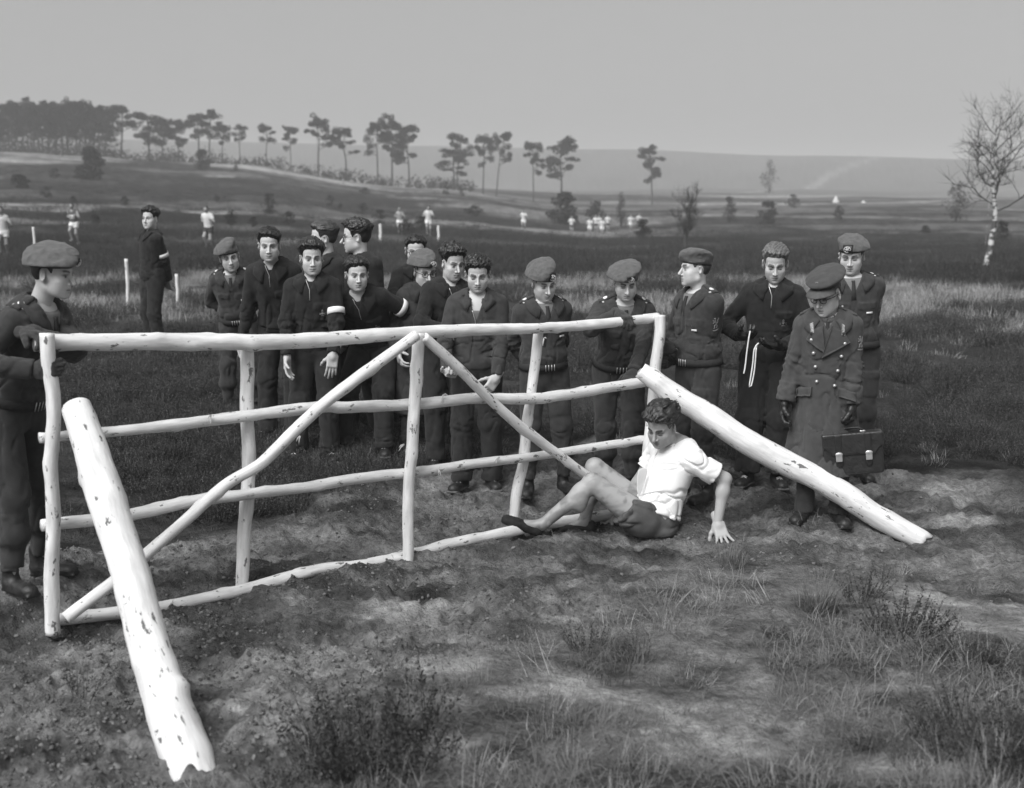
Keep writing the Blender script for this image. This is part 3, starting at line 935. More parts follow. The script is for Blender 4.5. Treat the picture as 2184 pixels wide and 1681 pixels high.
        n = vnoise(P @ Rz(.5).astype(np.float32), (13, 13, 3.2), seed * 2.1) * .0075 + vnoise(P @ _RM[3], 32., seed) * .0012
        n = n + crease(P, (12, 12, 3.5), seed + 2, .05, .22) * .011
        zl = P[:, 2] - float(min(J['anR'][2], J['anL'][2]) - .085)
        n = n + crease(P, (6, 6, 15), seed + 5, .06, .22) * .014 * (np.exp(-((zl - .48) / .12) ** 2) * .8 + sstep(.32, .12, zl))
        if kind == 'battledress':                            # big pocket on the thigh
            for sd, sg in (('L', -1),):
                Hp, Kn = J['hip' + sd], J['kn' + sd]; ax = nrm(Kn - Hp).astype(np.float32)
                t = (P - Hp.astype(np.float32)) @ ax
                lat = (P - Hp.astype(np.float32)) @ J['B'][:, 0].astype(np.float32) * sg
                fw = (P - Hp.astype(np.float32)) @ J['B'][:, 1].astype(np.float32)
                mk = sstep(.13, .14, t) * sstep(.33, .32, t) * (fw > 0) * sstep(-.085, -.078, -np.abs(lat - .02))
                n = n - mk * .006 - .006 * sstep(.13, .138, t) * sstep(.19, .182, t) * (fw > 0) * sstep(-.09, -.083, -np.abs(lat - .02))
        d = d + n
        return smax(d, (Q[:, 2] - (.06 if kind != 'battledress' else .045)) * k, .006)
    pts = [J[q] for q in ('anR', 'anL', 'knR', 'knL', 'hipR', 'hipL', 'pel')]
    lo, hi = np.min(pts, 0) - .20, np.max(pts, 0) + .20
    V, Fq = polygonise(trousers, lo, hi, s.get('tvox', .0105))
    link('trousers', make_mesh('trousers', V, Fq), s.get('botmat', M_WOOLT if kind in ('battledress', 'greatcoat') else M_TRACK), root)
    sk = 'boot' if kind in ('battledress', 'greatcoat') else s.get('shoes', 'gym')
    for sd in 'RL':
        V, Fq, R, b = shoe_vf(J, sd, sk)
        so = link('boot' if sk == 'boot' else 'shoe', make_mesh('shoe', V, Fq), M_BOOT, root)
        if sk == 'gym':
            lst = []
            for q in range(5):
                y = .03 + q * .018; z = .072 - q * .006
                lst.append(tube([b + R @ np.array([-.022, y, z - .006]), b + R @ np.array([0, y + .006 * (-1) ** q, z + .004]), b + R @ np.array([.022, y, z - .006])], .0036, 5))
            V, Fq = join_vf(lst); link('laces', make_mesh('laces', V, Fq), M_WHITE, so)
            V, Fq = polygonise(lambda P: np.maximum(rbox(P, (0, .05, .009), (.046, .133, .010), .008), 0 - P[:, 2]), (-.07, -.11, -.01), (.07, .21, .04), .009)
            link('sole', make_mesh('sole', V @ R.T.astype(np.float32) + b.astype(np.float32), Fq), mat('rubber_sole', .10, .8, .2), so)
    return root, J, surf
# ================================================================== terrain
_DK = np.array([2., 6., 8.3, 10.2, 15., 43., 70., 108., 150., 220., 300., 420., 560., 700., 900., 2200.])
_CK = np.array([-300., 0., 500., 900., 1300., 1700., 2184., 2500.])
_ZT = np.array([
    [-.04, -.02, .02, .25, .43, .50, 1.4, 3.1, 5.9, 11.6, 12.0, 11.0, 14.0, 41., 43., 45.],
    [-.04, -.02, .02, .25, .43, .50, 1.3, 3.0, 5.8, 11.5, 12.0, 11.0, 14.0, 41., 43., 45.],
    [-.04, -.02, .02, .25, .43, .50, 1.1, 2.4, 4.6, 10.2, 10.5, 10.0, 13.5, 40., 42., 44.],
    [.00, .00, .02, .25, .43, .40, .60, 1.1, 2.6, 7.0, 8.0, 9.0, 13.0, 38.6, 40., 42.],
    [.00, .00, .00, .22, .40, .30, .20, .10, .60, 2.9, 6.0, 8.0, 12.0, 36.7, 38., 40.],
    [.00, .00, .00, .20, .36, .30, .20, .20, .90, 2.6, 4.6, 7.4, 11.0, 32.4, 34., 36.],
    [.00, .00, .00, .18, .33, .30, .20, .20, .90, 2.6, 4.6, 7.4, 11.0, 28.6, 30., 32.],
    [.00, .00, .00, .18, .33, .30, .20, .20, .90, 2.6, 4.6, 7.4, 11.0, 26.0, 28., 30.]])
def _smooth_interp(t, n):
    i = np.clip(np.floor(t).astype(int), 0, n - 2); f = np.clip(t - i, 0, 1)
    return i, f
def zbase(X, Y):
    X = np.asarray(X, float); Y = np.asarray(Y, float)
    D = np.hypot(X, Y)
    ang = np.clip(np.arctan2(X, Y), -.60, .60)
    c = 1092 + np.tan(ang) * FPX
    i, f = _smooth_interp(np.interp(c, _CK, np.arange(len(_CK))), len(_CK))
    f = f * f * (3 - 2 * f)
    ld = np.log(np.clip(D, 2., 2200.))
    r = np.interp(ld, np.log(_DK), np.arange(len(_DK)))
    j, g = _smooth_interp(r, len(_DK))
    A, Bq = _ZT[i, j] * (1 - g) + _ZT[i, j + 1] * g, _ZT[i + 1, j] * (1 - g) + _ZT[i + 1, j + 1] * g
    return A * (1 - f) + Bq * f
def gxy(px, Y, z=0.0):
    """world X of reference column px at depth Y and height z"""
    return (px - 1092.0) / FPX * (Y * CP - (z - CAM_H) * SP)
def gpt(px, py):
    """ground point under a reference pixel"""
    r = ray(px, py); t = 3.0
    for _ in range(4000):
        p = np.array([r[0] * t, r[1] * t, CAM_H + r[2] * t])
        if p[2] <= float(zbase(p[0], p[1])): break
        t *= 1.004
    return p
# gate foot line
GL, GR = np.array([gxy(108, 6.15), 6.15]), np.array([gxy(1375, 8.62), 8.62])
def soft_blob(X, Y, cx, cy, rx, ry, ang=0.0, edge=.5):
    ca, sa = math.cos(ang), math.sin(ang)
    u, v = (X - cx) * ca + (Y - cy) * sa, -(X - cx) * sa + (Y - cy) * ca
    return sstep(1 + edge, 1 - edge, np.hypot(u / rx, v / ry))
def N2(X, Y, s, o=0., octv=3):
    return fbm(np.stack([X, Y, np.zeros_like(X)], -1).reshape(-1, 3).astype(np.float32), s, o, octv).reshape(X.shape)
def line_blob(X, Y, pts, w):
    best = np.full(X.shape, 1e9)
    for (ax, ay), (bx, by) in zip(pts[:-1], pts[1:]):
        dx, dy = bx - ax, by - ay
        t = np.clip(((X - ax) * dx + (Y - ay) * dy) / (dx * dx + dy * dy), 0, 1)
        best = np.minimum(best, np.hypot(X - ax - t * dx, Y - ay - t * dy))
    return sstep(w * 1.4, w * .6, best)
_path_far = [gpt(*p)[:2] for p in ((-60, 342), (120, 338), (300, 343), (500, 352), (640, 372), (800, 388), (950, 398))]
_path_hill = [np.array([gxy(1230, 330), 330.]), np.array([gxy(1500, 380), 380.]), np.array([gxy(1640, 470), 470.]), np.array([gxy(1760, 590), 590.]), np.array([gxy(1870, 670), 670.])]
_path_r1 = [np.array([gxy(1350, 260), 260.]), np.array([gxy(1700, 250), 250.]), np.array([gxy(2300, 255), 255.])]
_path_r2 = [np.array([gxy(1100, 320), 320.]), np.array([gxy(1700, 330), 330.]), np.array([gxy(2400, 360), 360.])]
_path_r3 = [np.array([gxy(1500, 175), 175.]), np.array([gxy(1900, 160), 160.]), np.array([gxy(2400, 150), 150.])]
_path_r4 = [np.array([gxy(1900, 108), 108.]), np.array([gxy(2400, 100), 100.])]
def soil_mask(X, Y):
    """1 on the trampled sandy track that runs past the gate, 0 on the heath"""
    n = N2(X, Y, .9, 1., 3)
    gl = np.array([[-8.0, 4.6], [-2.4, 6.6], [0.2, 8.3], [2.5, 8.3], [9.0, 9.6]])
    mid = np.interp(X, gl[:, 0], gl[:, 1])
    back = mid + np.interp(X, [-6, -3, -1, .5, 1.5, 4], [.7, 1.2, 1.35, 1.9, 1.6, .4]) + n * .35
    front = mid - np.interp(X, [-6, -3, -1, .5, 1.5, 3, 6], [3.0, 3.0, 2.7, 2.0, 1.0, 1.6, 2.2]) + n * .4
    return sstep(-.25, .25, back - Y) * sstep(-.3, .5, Y - front)
def light_mask(X, Y):
    """pale dry grass and bare sand out on the heath"""
    D = np.hypot(X, Y)
    n = N2(X, Y, .22, 3., 4); n2 = N2(X * .35, Y, .07, 8., 4); n3 = N2(X * .4, Y, .022, 5., 3)
    m = sstep(.0, .3, n + .45) * soft_blob(X, Y, -2, 26.5, 44, 6.5, 0, .35)
    m = np.maximum(m, sstep(-.3, .1, n) * soft_blob(X, Y, 7.6, 18.2, 4.6, .9, .03, .4))
    m = np.maximum(m, sstep(.12, .45, n + .1) * soft_blob(X, Y, -4.6, 12.6, 2.0, 1.6, .2, .5))
    m = np.maximum(m, sstep(.22, .5, n) * soft_blob(X, Y, -2.6, 10.6, 2.6, 1.8, .2, .5) * .8)
    m = np.maximum(m, .60 * sstep(.32, .6, n2 + .25 * n) * sstep(35, 70, D) * sstep(320, 200, D))
    m = np.maximum(m, .9 * soft_blob(X, Y, gxy(90, 85), 92, 16, 9, .1, .5) * sstep(-.2, .2, n2 + .3 * n))
    m = np.maximum(m, line_blob(X, Y, _path_far, 9.) * .9)
    m = np.maximum(m, .8 * soft_blob(X, Y, gxy(1000, 225), 235, 40, 16, 0, .5))
    for pth, w in ((_path_hill, 2.6), (_path_r1, 7.), (_path_r2, 9.), (_path_r3, 3.5), (_path_r4, 1.6)):
        m = np.maximum(m, line_blob(X, Y, pth, w) * .85)
    m = np.maximum(m, .55 * sstep(.1, .5, n3 + .2 * n2) * sstep(190, 260, D) * sstep(620, 500, D))
    return np.clip(m, 0, 1)
def zfine(X, Y):
    D = np.hypot(X, Y)
    so = soil_mask(X, Y)
    near = sstep(26, 14, D)
    z = .05 * N2(X, Y, .45, 2., 2) * near
    q = N2(X, Y, 2.6, 4., 4)
    z = z + so * near * (.036 * q + .040 * np.abs(N2(X, Y, 5.5, 7., 4)) + .024 * N2(X, Y, 17., 1., 3))
    z = z + (1 - so) * near * (.030 * N2(X, Y, 2.2, 11., 3) + .010 * N2(X, Y, 12., 3., 2))
    # earth heaped along the foot of the gate where it was dug in
    gx, gy = (GR - GL) / np.linalg.norm(GR - GL)
    u = (X - GL[0]) * gx + (Y - GL[1]) * gy; v = -(X - GL[0]) * gy + (Y - GL[1]) * gx
    Lg = np.linalg.norm(GR - GL)
    z = z + .034 * np.exp(-((v + .18) / .15) ** 2) * sstep(0.4, 1.2, u) * sstep(Lg + .2, Lg - .8, u) * (.55 + .8 * N2(X, Y, 2.2, 9., 3))
    z = z - .030 * np.exp(-((v + .55) / .25) ** 2) * sstep(0.8, 1.5, u) * sstep(Lg, Lg - .8, u) * (.5 + N2(X, Y, 1.6, 13., 2))
    z = z + .17 * soft_blob(X, Y, -2.85, 6.72, .62, .55, 0, .5) - .07 * soft_blob(X, Y, -1.2, 4.55, .35, .35, 0, .5)
    z = z + .20 * N2(X, Y, .16, 6., 2) * sstep(14, 30, D) * sstep(400, 150, D) + 1.2 * N2(X, Y, .012, 6., 3) * sstep(90, 200, D) * sstep(700, 500, D)
    return z
def ground_z(X, Y):
    X = np.atleast_1d(np.asarray(X, float)); Y = np.atleast_1d(np.asarray(Y, float))
    return zbase(X, Y) + zfine(X, Y)
def gz(x, y): return float(ground_z([x], [y])[0])

SAND = ((1285, 1500, .32, .14), (1000, 1600, .30, .18), (1120, 1625, .25, .12), (2090, 1270, .55, .40), (2020, 1190, .5, .2), (1960, 1075, .8, .35), (2120, 1100, .6, .3), (1700, 1590, .5, .16), (620, 1440, .45, .2), (500, 1560, .4, .22), (1480, 1520, .28, .07), (1420, 1215, .35, .1), (1560, 1000, .5, .2), (1800, 1490, .3, .08), (560, 1380, .25, .08), (1240, 1010, .6, .12), (730, 1330, .3, .06), (1900, 1640, .35, .12))
def build_ground():
    ds = [3.7]
    while ds[-1] < 1600:
        d = ds[-1]; ds.append(d + min(2.6 * d * d / 5668., .028 * d))
    ds = np.array([.5, 1.5, 2.6, 3.2] + ds + [2200.])
    an = np.concatenate([np.linspace(-math.pi, -.56, 26)[:-1], np.linspace(-.56, .56, 640), np.linspace(.56, math.pi, 26)[1:-1]])
    D, Aa = np.meshgrid(ds, an, indexing='ij')
    X, Y = D * np.sin(Aa), D * np.cos(Aa)
    Z = zbase(X, Y) + zfine(X, Y)
    nr, nc = D.shape
    V = np.stack([X, Y, Z], -1).reshape(-1, 3)
    i = np.arange(nr - 1)[:, None] * nc + np.arange(nc)[None]
    j = np.arange(nr - 1)[:, None] * nc + (np.arange(nc)[None] + 1) % nc
    Fq = np.stack([i, j, j + nc, i + nc], -1).reshape(-1, 4)[:, ::-1]
    me = make_mesh('ground', V, Fq)
    so, li = soil_mask(X, Y), light_mask(X, Y)
    fd = np.hypot(X, Y)
    n1, n2, n3 = N2(X, Y, 1.3, 2., 4), N2(X, Y, 6., 5., 3), N2(X, Y, .35, 9., 3)
    soil = .165 + .055 * n1 + .040 * n2
    dry = sstep(.0, .5, n3 + .3 * n1 + .15 * sstep(2.5, 5, X) - .12) * .090
    soil = soil + dry + .080 * sstep(2.6, 4.2, X - .15 * (Y - 8)) * sstep(-.5, .3, n1 + .1)
    heath = .046 + .016 * n1 + .010 * N2(X, Y, .10, 4., 3)
    heath = np.where(fd < 7.5, .15 + .055 * n1 + .05 * n2 + .11 * sstep(.05, .5, n3 + .35 * n1), heath)
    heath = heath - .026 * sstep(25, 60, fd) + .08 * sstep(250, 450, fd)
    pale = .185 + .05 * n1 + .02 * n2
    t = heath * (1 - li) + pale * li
    t = t * (1 - so) + soil * so
    farm_ = sstep(28, 55, fd) * sstep(420, 260, fd)
    t = t * (1 + farm_ * np.clip(.9 * N2(X * .35, Y, .16, 41., 4), -.55, .9))
    t = t + farm_ * .075 * sstep(.30, .55, N2(X * .22, Y, .11, 47., 4))
    # bare sand scuffed through the turf
    sp = np.zeros_like(X)
    for px, py, rx, ry in SAND:
        c = gpt(px, py); sp = np.maximum(sp, soft_blob(X, Y, c[0], c[1], rx, ry, 0, .6))
    sp = sp * sstep(-.25, .25, N2(X, Y, 2.6, 31., 4) + .05)
    t = t * (1 - sp) + (.30 + .06 * n2) * sp
    nearm = sstep(16, 9, fd)
    t = t * (1 + nearm * .45 * N2(X * .6, Y, 7., 17., 3)) * (1 - nearm * .50 * sstep(.18, .5, N2(X * .6, Y, 3.4, 23., 3)))
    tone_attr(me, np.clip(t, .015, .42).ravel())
    m = bpy.data.materials.new('sandy_heath_soil'); m.use_nodes = True
    nt = m.node_tree; b = nt.nodes["Principled BSDF"]
    b.inputs["Roughness"].default_value = .95; b.inputs["Specular IOR Level"].default_value = .15
    a = nt.nodes.new("ShaderNodeAttribute"); a.attribute_name = "tone"
    tc = nt.nodes.new("ShaderNodeTexCoord")
    nz = nt.nodes.new("ShaderNodeTexNoise"); nz.inputs["Scale"].default_value = 22.; nz.inputs["Detail"].default_value = 8.; nz.inputs["Roughness"].default_value = .7
    nt.links.new(tc.outputs["Object"], nz.inputs["Vector"])
    mr = nt.nodes.new("ShaderNodeMapRange"); mr.inputs["From Min"].default_value = .3; mr.inputs["From Max"].default_value = .7; mr.inputs["To Min"].default_value = .45; mr.inputs["To Max"].default_value = 1.55
    nt.links.new(nz.outputs[0], mr.inputs[0])
    mu = nt.nodes.new("ShaderNodeMath"); mu.operation = 'MULTIPLY'
    nt.links.new(a.outputs["Fac"], mu.inputs[0]); nt.links.new(mr.outputs[0], mu.inputs[1])
    nt.links.new(mu.outputs[0], b.inputs["Base Color"])
    n4 = nt.nodes.new("ShaderNodeTexNoise"); n4.inputs["Scale"].default_value = 45.; n4.inputs["Detail"].default_value = 6.; n4.inputs["Roughness"].default_value = .65
    nt.links.new(tc.outputs["Object"], n4.inputs["Vector"])
    bp = nt.nodes.new("ShaderNodeBump"); bp.inputs["Strength"].default_value = 1.0; bp.inputs["Distance"].default_value = .05
    nt.links.new(n4.outputs[0], bp.inputs["Height"]); nt.links.new(bp.outputs[0], b.inputs["Normal"])
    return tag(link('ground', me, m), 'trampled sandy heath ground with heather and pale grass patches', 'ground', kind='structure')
build_ground()

# ================================================================== timber
def paint_mat():
    m = bpy.data.materials.new('whitewashed_timber'); m.use_nodes = True
    nt = m.node_tree; b = nt.nodes["Principled BSDF"]
    b.inputs["Roughness"].default_value = .7; b.inputs["Specular IOR Level"].default_value = .25
    tc = nt.nodes.new("ShaderNodeTexCoord")
    at_ = nt.nodes.new("ShaderNodeAttribute"); at_.attribute_name = "grain"; at_.attribute_type = 'GEOMETRY'
    def noise(vec, sc, det=4., rgh=.5):
        n = nt.nodes.new("ShaderNodeTexNoise"); n.inputs["Scale"].default_value = sc; n.inputs["Detail"].default_value = det; n.inputs["Roughness"].default_value = rgh
        nt.links.new(vec, n.inputs["Vector"]); return n.outputs[0]
    def rng_(v, a, c, d, e):
        r = nt.nodes.new("ShaderNodeMapRange"); r.inputs["From Min"].default_value = a; r.inputs["From Max"].default_value = c
        r.inputs["To Min"].default_value = d; r.inputs["To Max"].default_value = e; nt.links.new(v, r.inputs[0]); return r.outputs[0]
    def math_(op, a, c):
        n = nt.nodes.new("ShaderNodeMath"); n.operation = op
        for k, v in enumerate((a, c)):
            if isinstance(v, float): n.inputs[k].default_value = v
            else: nt.links.new(v, n.inputs[k])
        return n.outputs[0]
    gv = at_.outputs["Vector"]
    mp = nt.nodes.new("ShaderNodeMapping"); mp.inputs["Scale"].default_value = (1, 1, .16); nt.links.new(gv, mp.inputs[0])
    streak = rng_(noise(mp.outputs[0], 38., 5., .6), .35, .65, .80, 1.06)
    grime = rng_(noise(gv, 5., 4.), .3, .7, .88, 1.05)
    mp2 = nt.nodes.new("ShaderNodeMapping"); mp2.inputs["Scale"].default_value = (1, 1, .45); nt.links.new(gv, mp2.inputs[0])
    bark = rng_(noise(mp2.outputs[0], 26., 5., .65), .605, .64, 1.0, .2)
    gate = rng_(noise(gv, 2.3, 2.), .36, .44, 0.0, 1.0)
    inv = math_('SUBTRACT', 1.0, bark)
    bark = math_('SUBTRACT', 1.0, math_('MULTIPLY', inv, gate))
    v = math_('MULTIPLY', math_('MULTIPLY', streak, grime), bark)
    v = math_('MULTIPLY', v, .76)
    nt.links.new(v, b.inputs["Base Color"])
    bp = nt.nodes.new("ShaderNodeBump"); bp.inputs["Strength"].default_value = .35; bp.inputs["Distance"].default_value = .01
    nt.links.new(noise(mp.outputs[0], 30., 5., .6), bp.inputs["Height"]); nt.links.new(bp.outputs[0], b.inputs["Normal"])
    return m
M_PAINT = paint_mat()
_lseed = [0]
def log_mesh(name, pts, radii, n=14, step=.03, knots=5, ragged=(0, 0), rough=.10, bend=.10):
    """a peeled pole: uneven, slightly bent, with knots; `ragged` breaks its ends"""
    _lseed[0] += 1; sd = _lseed[0]
    r_ = np.random.default_rng(sd)
    pts = np.asarray(pts, float)
    L = np.linalg.norm(np.diff(pts, axis=0), axis=1).sum()
    m = max(8, int(L / step))
    C = smooth_line(pts, m)
    rr = np.interp(np.linspace(0, 1, m), np.linspace(0, 1, len(np.atleast_1d(radii))), np.atleast_1d(radii))
    t = np.linspace(0, 1, m)
    w = np.stack([np.interp(t, np.linspace(0, 1, 9), r_.normal(0, 1, 9)) for _ in range(3)], 1) * rr[:, None] * bend
    C = C + w
    V, Fq = tube(C, rr, n, True)
    nb = m * n
    cen = np.repeat(C, n, 0)
    dv = V[:nb] - cen
    prm = np.stack([np.repeat(t * L, n), np.tile(np.cos(np.linspace(0, 2 * math.pi, n, endpoint=False)), m), np.tile(np.sin(np.linspace(0, 2 * math.pi, n, endpoint=False)), m)], 1)
    sc = 1 + rough * fbm(prm.astype(np.float32), (7, 1.3, 1.3), sd * 5.1, 3)
    for _ in range(int(knots * L)):
        kt, ka = r_.uniform(0, L), r_.uniform(0, 2 * math.pi)
        dd = ((prm[:, 0] - kt) / .035) ** 2 + ((prm[:, 1] - math.cos(ka)) ** 2 + (prm[:, 2] - math.sin(ka)) ** 2) / .35
        sc += r_.uniform(.10, .30) * np.exp(-dd)
    V[:nb] = cen + dv * sc[:, None]
    T = np.gradient(C, axis=0); T /= np.linalg.norm(T, axis=1, keepdims=True)
    for e, sg in ((0, -1), (1, 1)):
        if ragged[e]:
            o = 0 if e == 0 else nb - n
            ex = r_.uniform(-.3, 1, n) ** 2 * ragged[e]
            V[o:o + n] += (T[0 if e == 0 else -1] * sg)[None] * ex[:, None]
    me = make_mesh(name, V, Fq)
    g = np.concatenate([np.stack([prm[:, 1] * np.repeat(rr, n), prm[:, 2] * np.repeat(rr, n), prm[:, 0]], 1), [[0, 0, 0], [0, 0, L]]]) + sd * 3.3
    a = me.attributes.new("grain", 'FLOAT_VECTOR', 'POINT'); a.data.foreach_set("vector", g.astype(np.float32).ravel())
    return me
gdir = np.append((GR - GL) / np.linalg.norm(GR - GL), 0)
gnor = np.array([gdir[1], -gdir[0], 0])                     # towards the camera
def gate_pt(px, py, off=0.0):
    r = ray(px, py); o = np.array([GL[0], GL[1], 0]) + gnor * off
    t = ((o - np.array([0, 0, CAM_H])) @ gnor) / (r @ gnor)
    return np.array([0, 0, CAM_H]) + r * t
GATE = empty('gate', (GL[0], GL[1], gz(*GL)), 'rough white painted pole gate with diagonal braces, soldiers holding its ends', 'gate')
groot = np.array(GATE.location)
def gate_piece(name, px, rp, off=0.0, knots=5, **kw):
    P = np.array([gate_pt(x, y, off) for x, y in px])
    sc = FPX / (P[:, 1] * CP - (P[:, 2] - CAM_H) * SP)
    rr = np.asarray(rp, float) * np.ones(len(P)) / sc if np.ndim(rp) == 0 else np.interp(np.linspace(0, 1, len(P)), np.linspace(0, 1, len(rp)), rp) / sc
    o = link(name, log_mesh(name, P - groot, rr, knots=knots, **kw), M_PAINT, GATE)
    return o
gate_piece('rail', [(72, 730), (300, 729), (540, 730), (700, 724), (890, 711), (1060, 702), (1250, 691), (1402, 677)], [19, 18, 17, 14, 12, 11, 10], 0)
gate_piece('rail', [(84, 934), (215, 922), (400, 903), (540, 886), (690, 868), (740, 869), (900, 861), (1010, 850), (1130, 850), (1200, 843), (1310, 826), (1392, 814)], [11, 12, 13, 13, 12, 12, 12, 11, 11], 0)
gate_piece('rail', [(84, 1123), (270, 1100), (420, 1068), (520, 1055), (650, 1041), (770, 1021), (900, 1006), (1000, 990), (1130, 975), (1260, 955), (1390, 937)], [13, 13, 12, 12, 11, 10, 9, 9], 0)
gate_piece('rail', [(120, 1322), (250, 1307), (340, 1295), (500, 1262), (600, 1235), (680, 1214), (760, 1207), (870, 1187), (960, 1160), (1030, 1146), (1100, 1132), (1200, 1112), (1280, 1099), (1385, 1086)], [13, 13, 13, 12, 12, 12, 10], 0)
gate_piece('post', [(100, 710), (104, 770), (116, 860), (112, 940), (107, 1000), (113, 1120), (112, 1240), (112, 1350)], [16, 15, 16, 15, 15, 16, 16], .085)
gate_piece('post', [(525, 738), (527, 850), (531, 960), (525, 1060), (518, 1150), (514, 1262)], [14, 14, 15, 14], -.075)
gate_piece('post', [(893, 708), (886, 850), (881, 940), (872, 1050), (869, 1216)], [13, 13, 13, 12, 11], .075)
gate_piece('post', [(1151, 700), (1141, 790), (1129, 870), (1116, 990), (1100, 1060), (1094, 1125)], [11, 11, 11, 12, 10], -.070)
gate_piece('post', [(1409, 671), (1402, 760), (1390, 880), (1379, 1000), (1372, 1112)], [12, 12, 12, 12], .055)
gate_piece('brace', [(890, 715), (790, 787), (700, 853), (630, 915), (560, 985), (480, 1036), (400, 1106), (300, 1190), (220, 1256), (140, 1318)], [12, 13, 13, 12, 13, 14], .145)
gate_piece('brace', [(904, 718), (980, 790), (1060, 865), (1130, 925), (1200, 975), (1250, 1013), (1345, 1092)], [11, 11, 11, 10, 10], .100)
# splinters and bark tatters left on the poles
def splinters(parent, root, px, off):
    lst = []
    for x, y in px:
        p = gate_pt(x, y, off) - root
        for _ in range(2):
            d = nrm(np.array([random.uniform(-1, 1), random.uniform(-1, -.2), random.uniform(-1, .4)])) * random.uniform(.03, .06)
            lst.append(tube([p, p + d * .6, p + d + np.array([0, 0, -.01])], [.005, .004, .001], 5))
    for V, Fq in lst: link('splinter', make_mesh('splinter', V, Fq), mat('bare_wood', .45, .8, .2), parent)
splinters(GATE, groot, [(450, 886), (640, 930), (540, 1000), (862, 948), (935, 1000), (1215, 985), (1160, 722), (862, 1175), (700, 850), (945, 843), (1065, 975)], .04)

def big_log(label, px, widths, depths, ragged):
    P = np.array([at(x, y, d) for (x, y), d in zip(px, depths)])
    sc = FPX / (P[:, 1] * CP - (P[:, 2] - CAM_H) * SP)
    rr = np.asarray(widths) / sc
    base = P[-1].copy(); base[2] = gz(base[0], base[1])
    o = link('log', log_mesh('log', P - base, rr, n=20, step=.025, knots=2, ragged=ragged, rough=.07, bend=.035), M_PAINT)
    o.location = base
    return tag(o, label, 'log')
_d = lambda a, b, px: [a + (b - a) * i / (len(px) - 1) for i in range(len(px))]
pxl = [(163, 868), (200, 985), (233, 1085), (270, 1200), (308, 1335), (345, 1465), (388, 1580), (424, 1682)]
LOGL = big_log("thick white log propped on the gate's left end, its jagged foot nearest the camera", pxl, [30, 36, 40, 40, 41, 46, 53, 56], [6.02, 5.80, 5.62, 5.42, 5.20, 4.98, 4.81, 4.68], (0, .07))
pxr = [(1366, 792), (1450, 848), (1550, 916), (1650, 976), (1740, 1020), (1810, 1062), (1880, 1108), (1968, 1152)]
LOGR = big_log("thick white log sloping from the gate's right end down past the overcoated man", pxr, [17, 24, 26, 27, 27, 26, 25, 22], [8.38, 8.32, 8.25, 8.18, 8.10, 8.04, 7.98, 7.90], (.02, .06))
# ================================================================== vegetation
M_PINE = mat('pine_needles', .022, .8, .2, var=.4, vscale=1.2)
M_BARK = mat('pine_bark', .045, .9, .15, var=.3, vscale=6.)
M_HEATH = mat('heather_sprigs', .030, .9, .15, attr=True)
M_HEATHR = None
def rand_mat(name, lo, hi, rough=.85, attr=True):
    m = bpy.data.materials.new(name); m.use_nodes = True
    nt = m.node_tree; b = nt.nodes["Principled BSDF"]; b.inputs["Roughness"].default_value = rough; b.inputs["Specular IOR Level"].default_value = .2
    oi = nt.nodes.new("ShaderNodeObjectInfo"); mr = nt.nodes.new("ShaderNodeMapRange")
    mr.inputs["To Min"].default_value = lo; mr.inputs["To Max"].default_value = hi
    nt.links.new(oi.outputs["Random"], mr.inputs[0]); v = mr.outputs[0]
    if attr:
        a = nt.nodes.new("ShaderNodeAttribute"); a.attribute_name = "tone"
        mu = nt.nodes.new("ShaderNodeMath"); mu.operation = 'MULTIPLY'
        nt.links.new(a.outputs["Fac"], mu.inputs[0]); nt.links.new(v, mu.inputs[1]); v = mu.outputs[0]
    nt.links.new(v, b.inputs["Base Color"])
    return m
M_HEATHR = rand_mat('heather', .034, .095)
M_HEATHF = rand_mat('far_heather', .028, .068)
M_GRASSR = rand_mat('dry_grass', .16, .40)
M_GRASSD = rand_mat('dull_grass', .08, .22)
M_CLOD = rand_mat('soil_clods', .06, .17)

def blades(n, R, hgt, wid, lean, seed, curl=.5, segs=3, tone=(.7, 1.2), flat=0.0):
    """a tuft of n blades rooted within radius R"""
    r = np.random.default_rng(seed)
    Vs, Fs, Ts = [], [], []
    for i in range(n):
        a, q = r.uniform(0, 2 * math.pi), R * math.sqrt(r.uniform(0, 1))
        p = np.array([q * math.cos(a), q * math.sin(a), -.01])
        az = a + r.normal(0, .9); L = hgt * r.uniform(.45, 1.1); ln = abs(r.normal(lean, .25)) + flat * r.uniform(0, 1)
        d0 = np.array([math.cos(az), math.sin(az), 0]); side = np.array([-math.sin(az), math.cos(az), 0]) * wid * r.uniform(.6, 1.2)
        b = len(Vs)
        for k in range(segs + 1):
            t = k / segs
            th = min(ln * (.35 + curl * t * 1.6), 1.75)
            if k: p = p + (d0 * math.sin(th) + np.array([0, 0, math.cos(th)])) * L / segs
            w = side * (1 - t * .85) * .5
            Vs += [p - w, p + w]
            Ts += [r.uniform(*tone) * (.75 + .35 * t)] * 2
        Fs += [(b + 2 * k, b + 2 * k + 1, b + 2 * k + 3, b + 2 * k + 2) for k in range(segs)]
    return np.array(Vs), np.array(Fs), np.array(Ts)
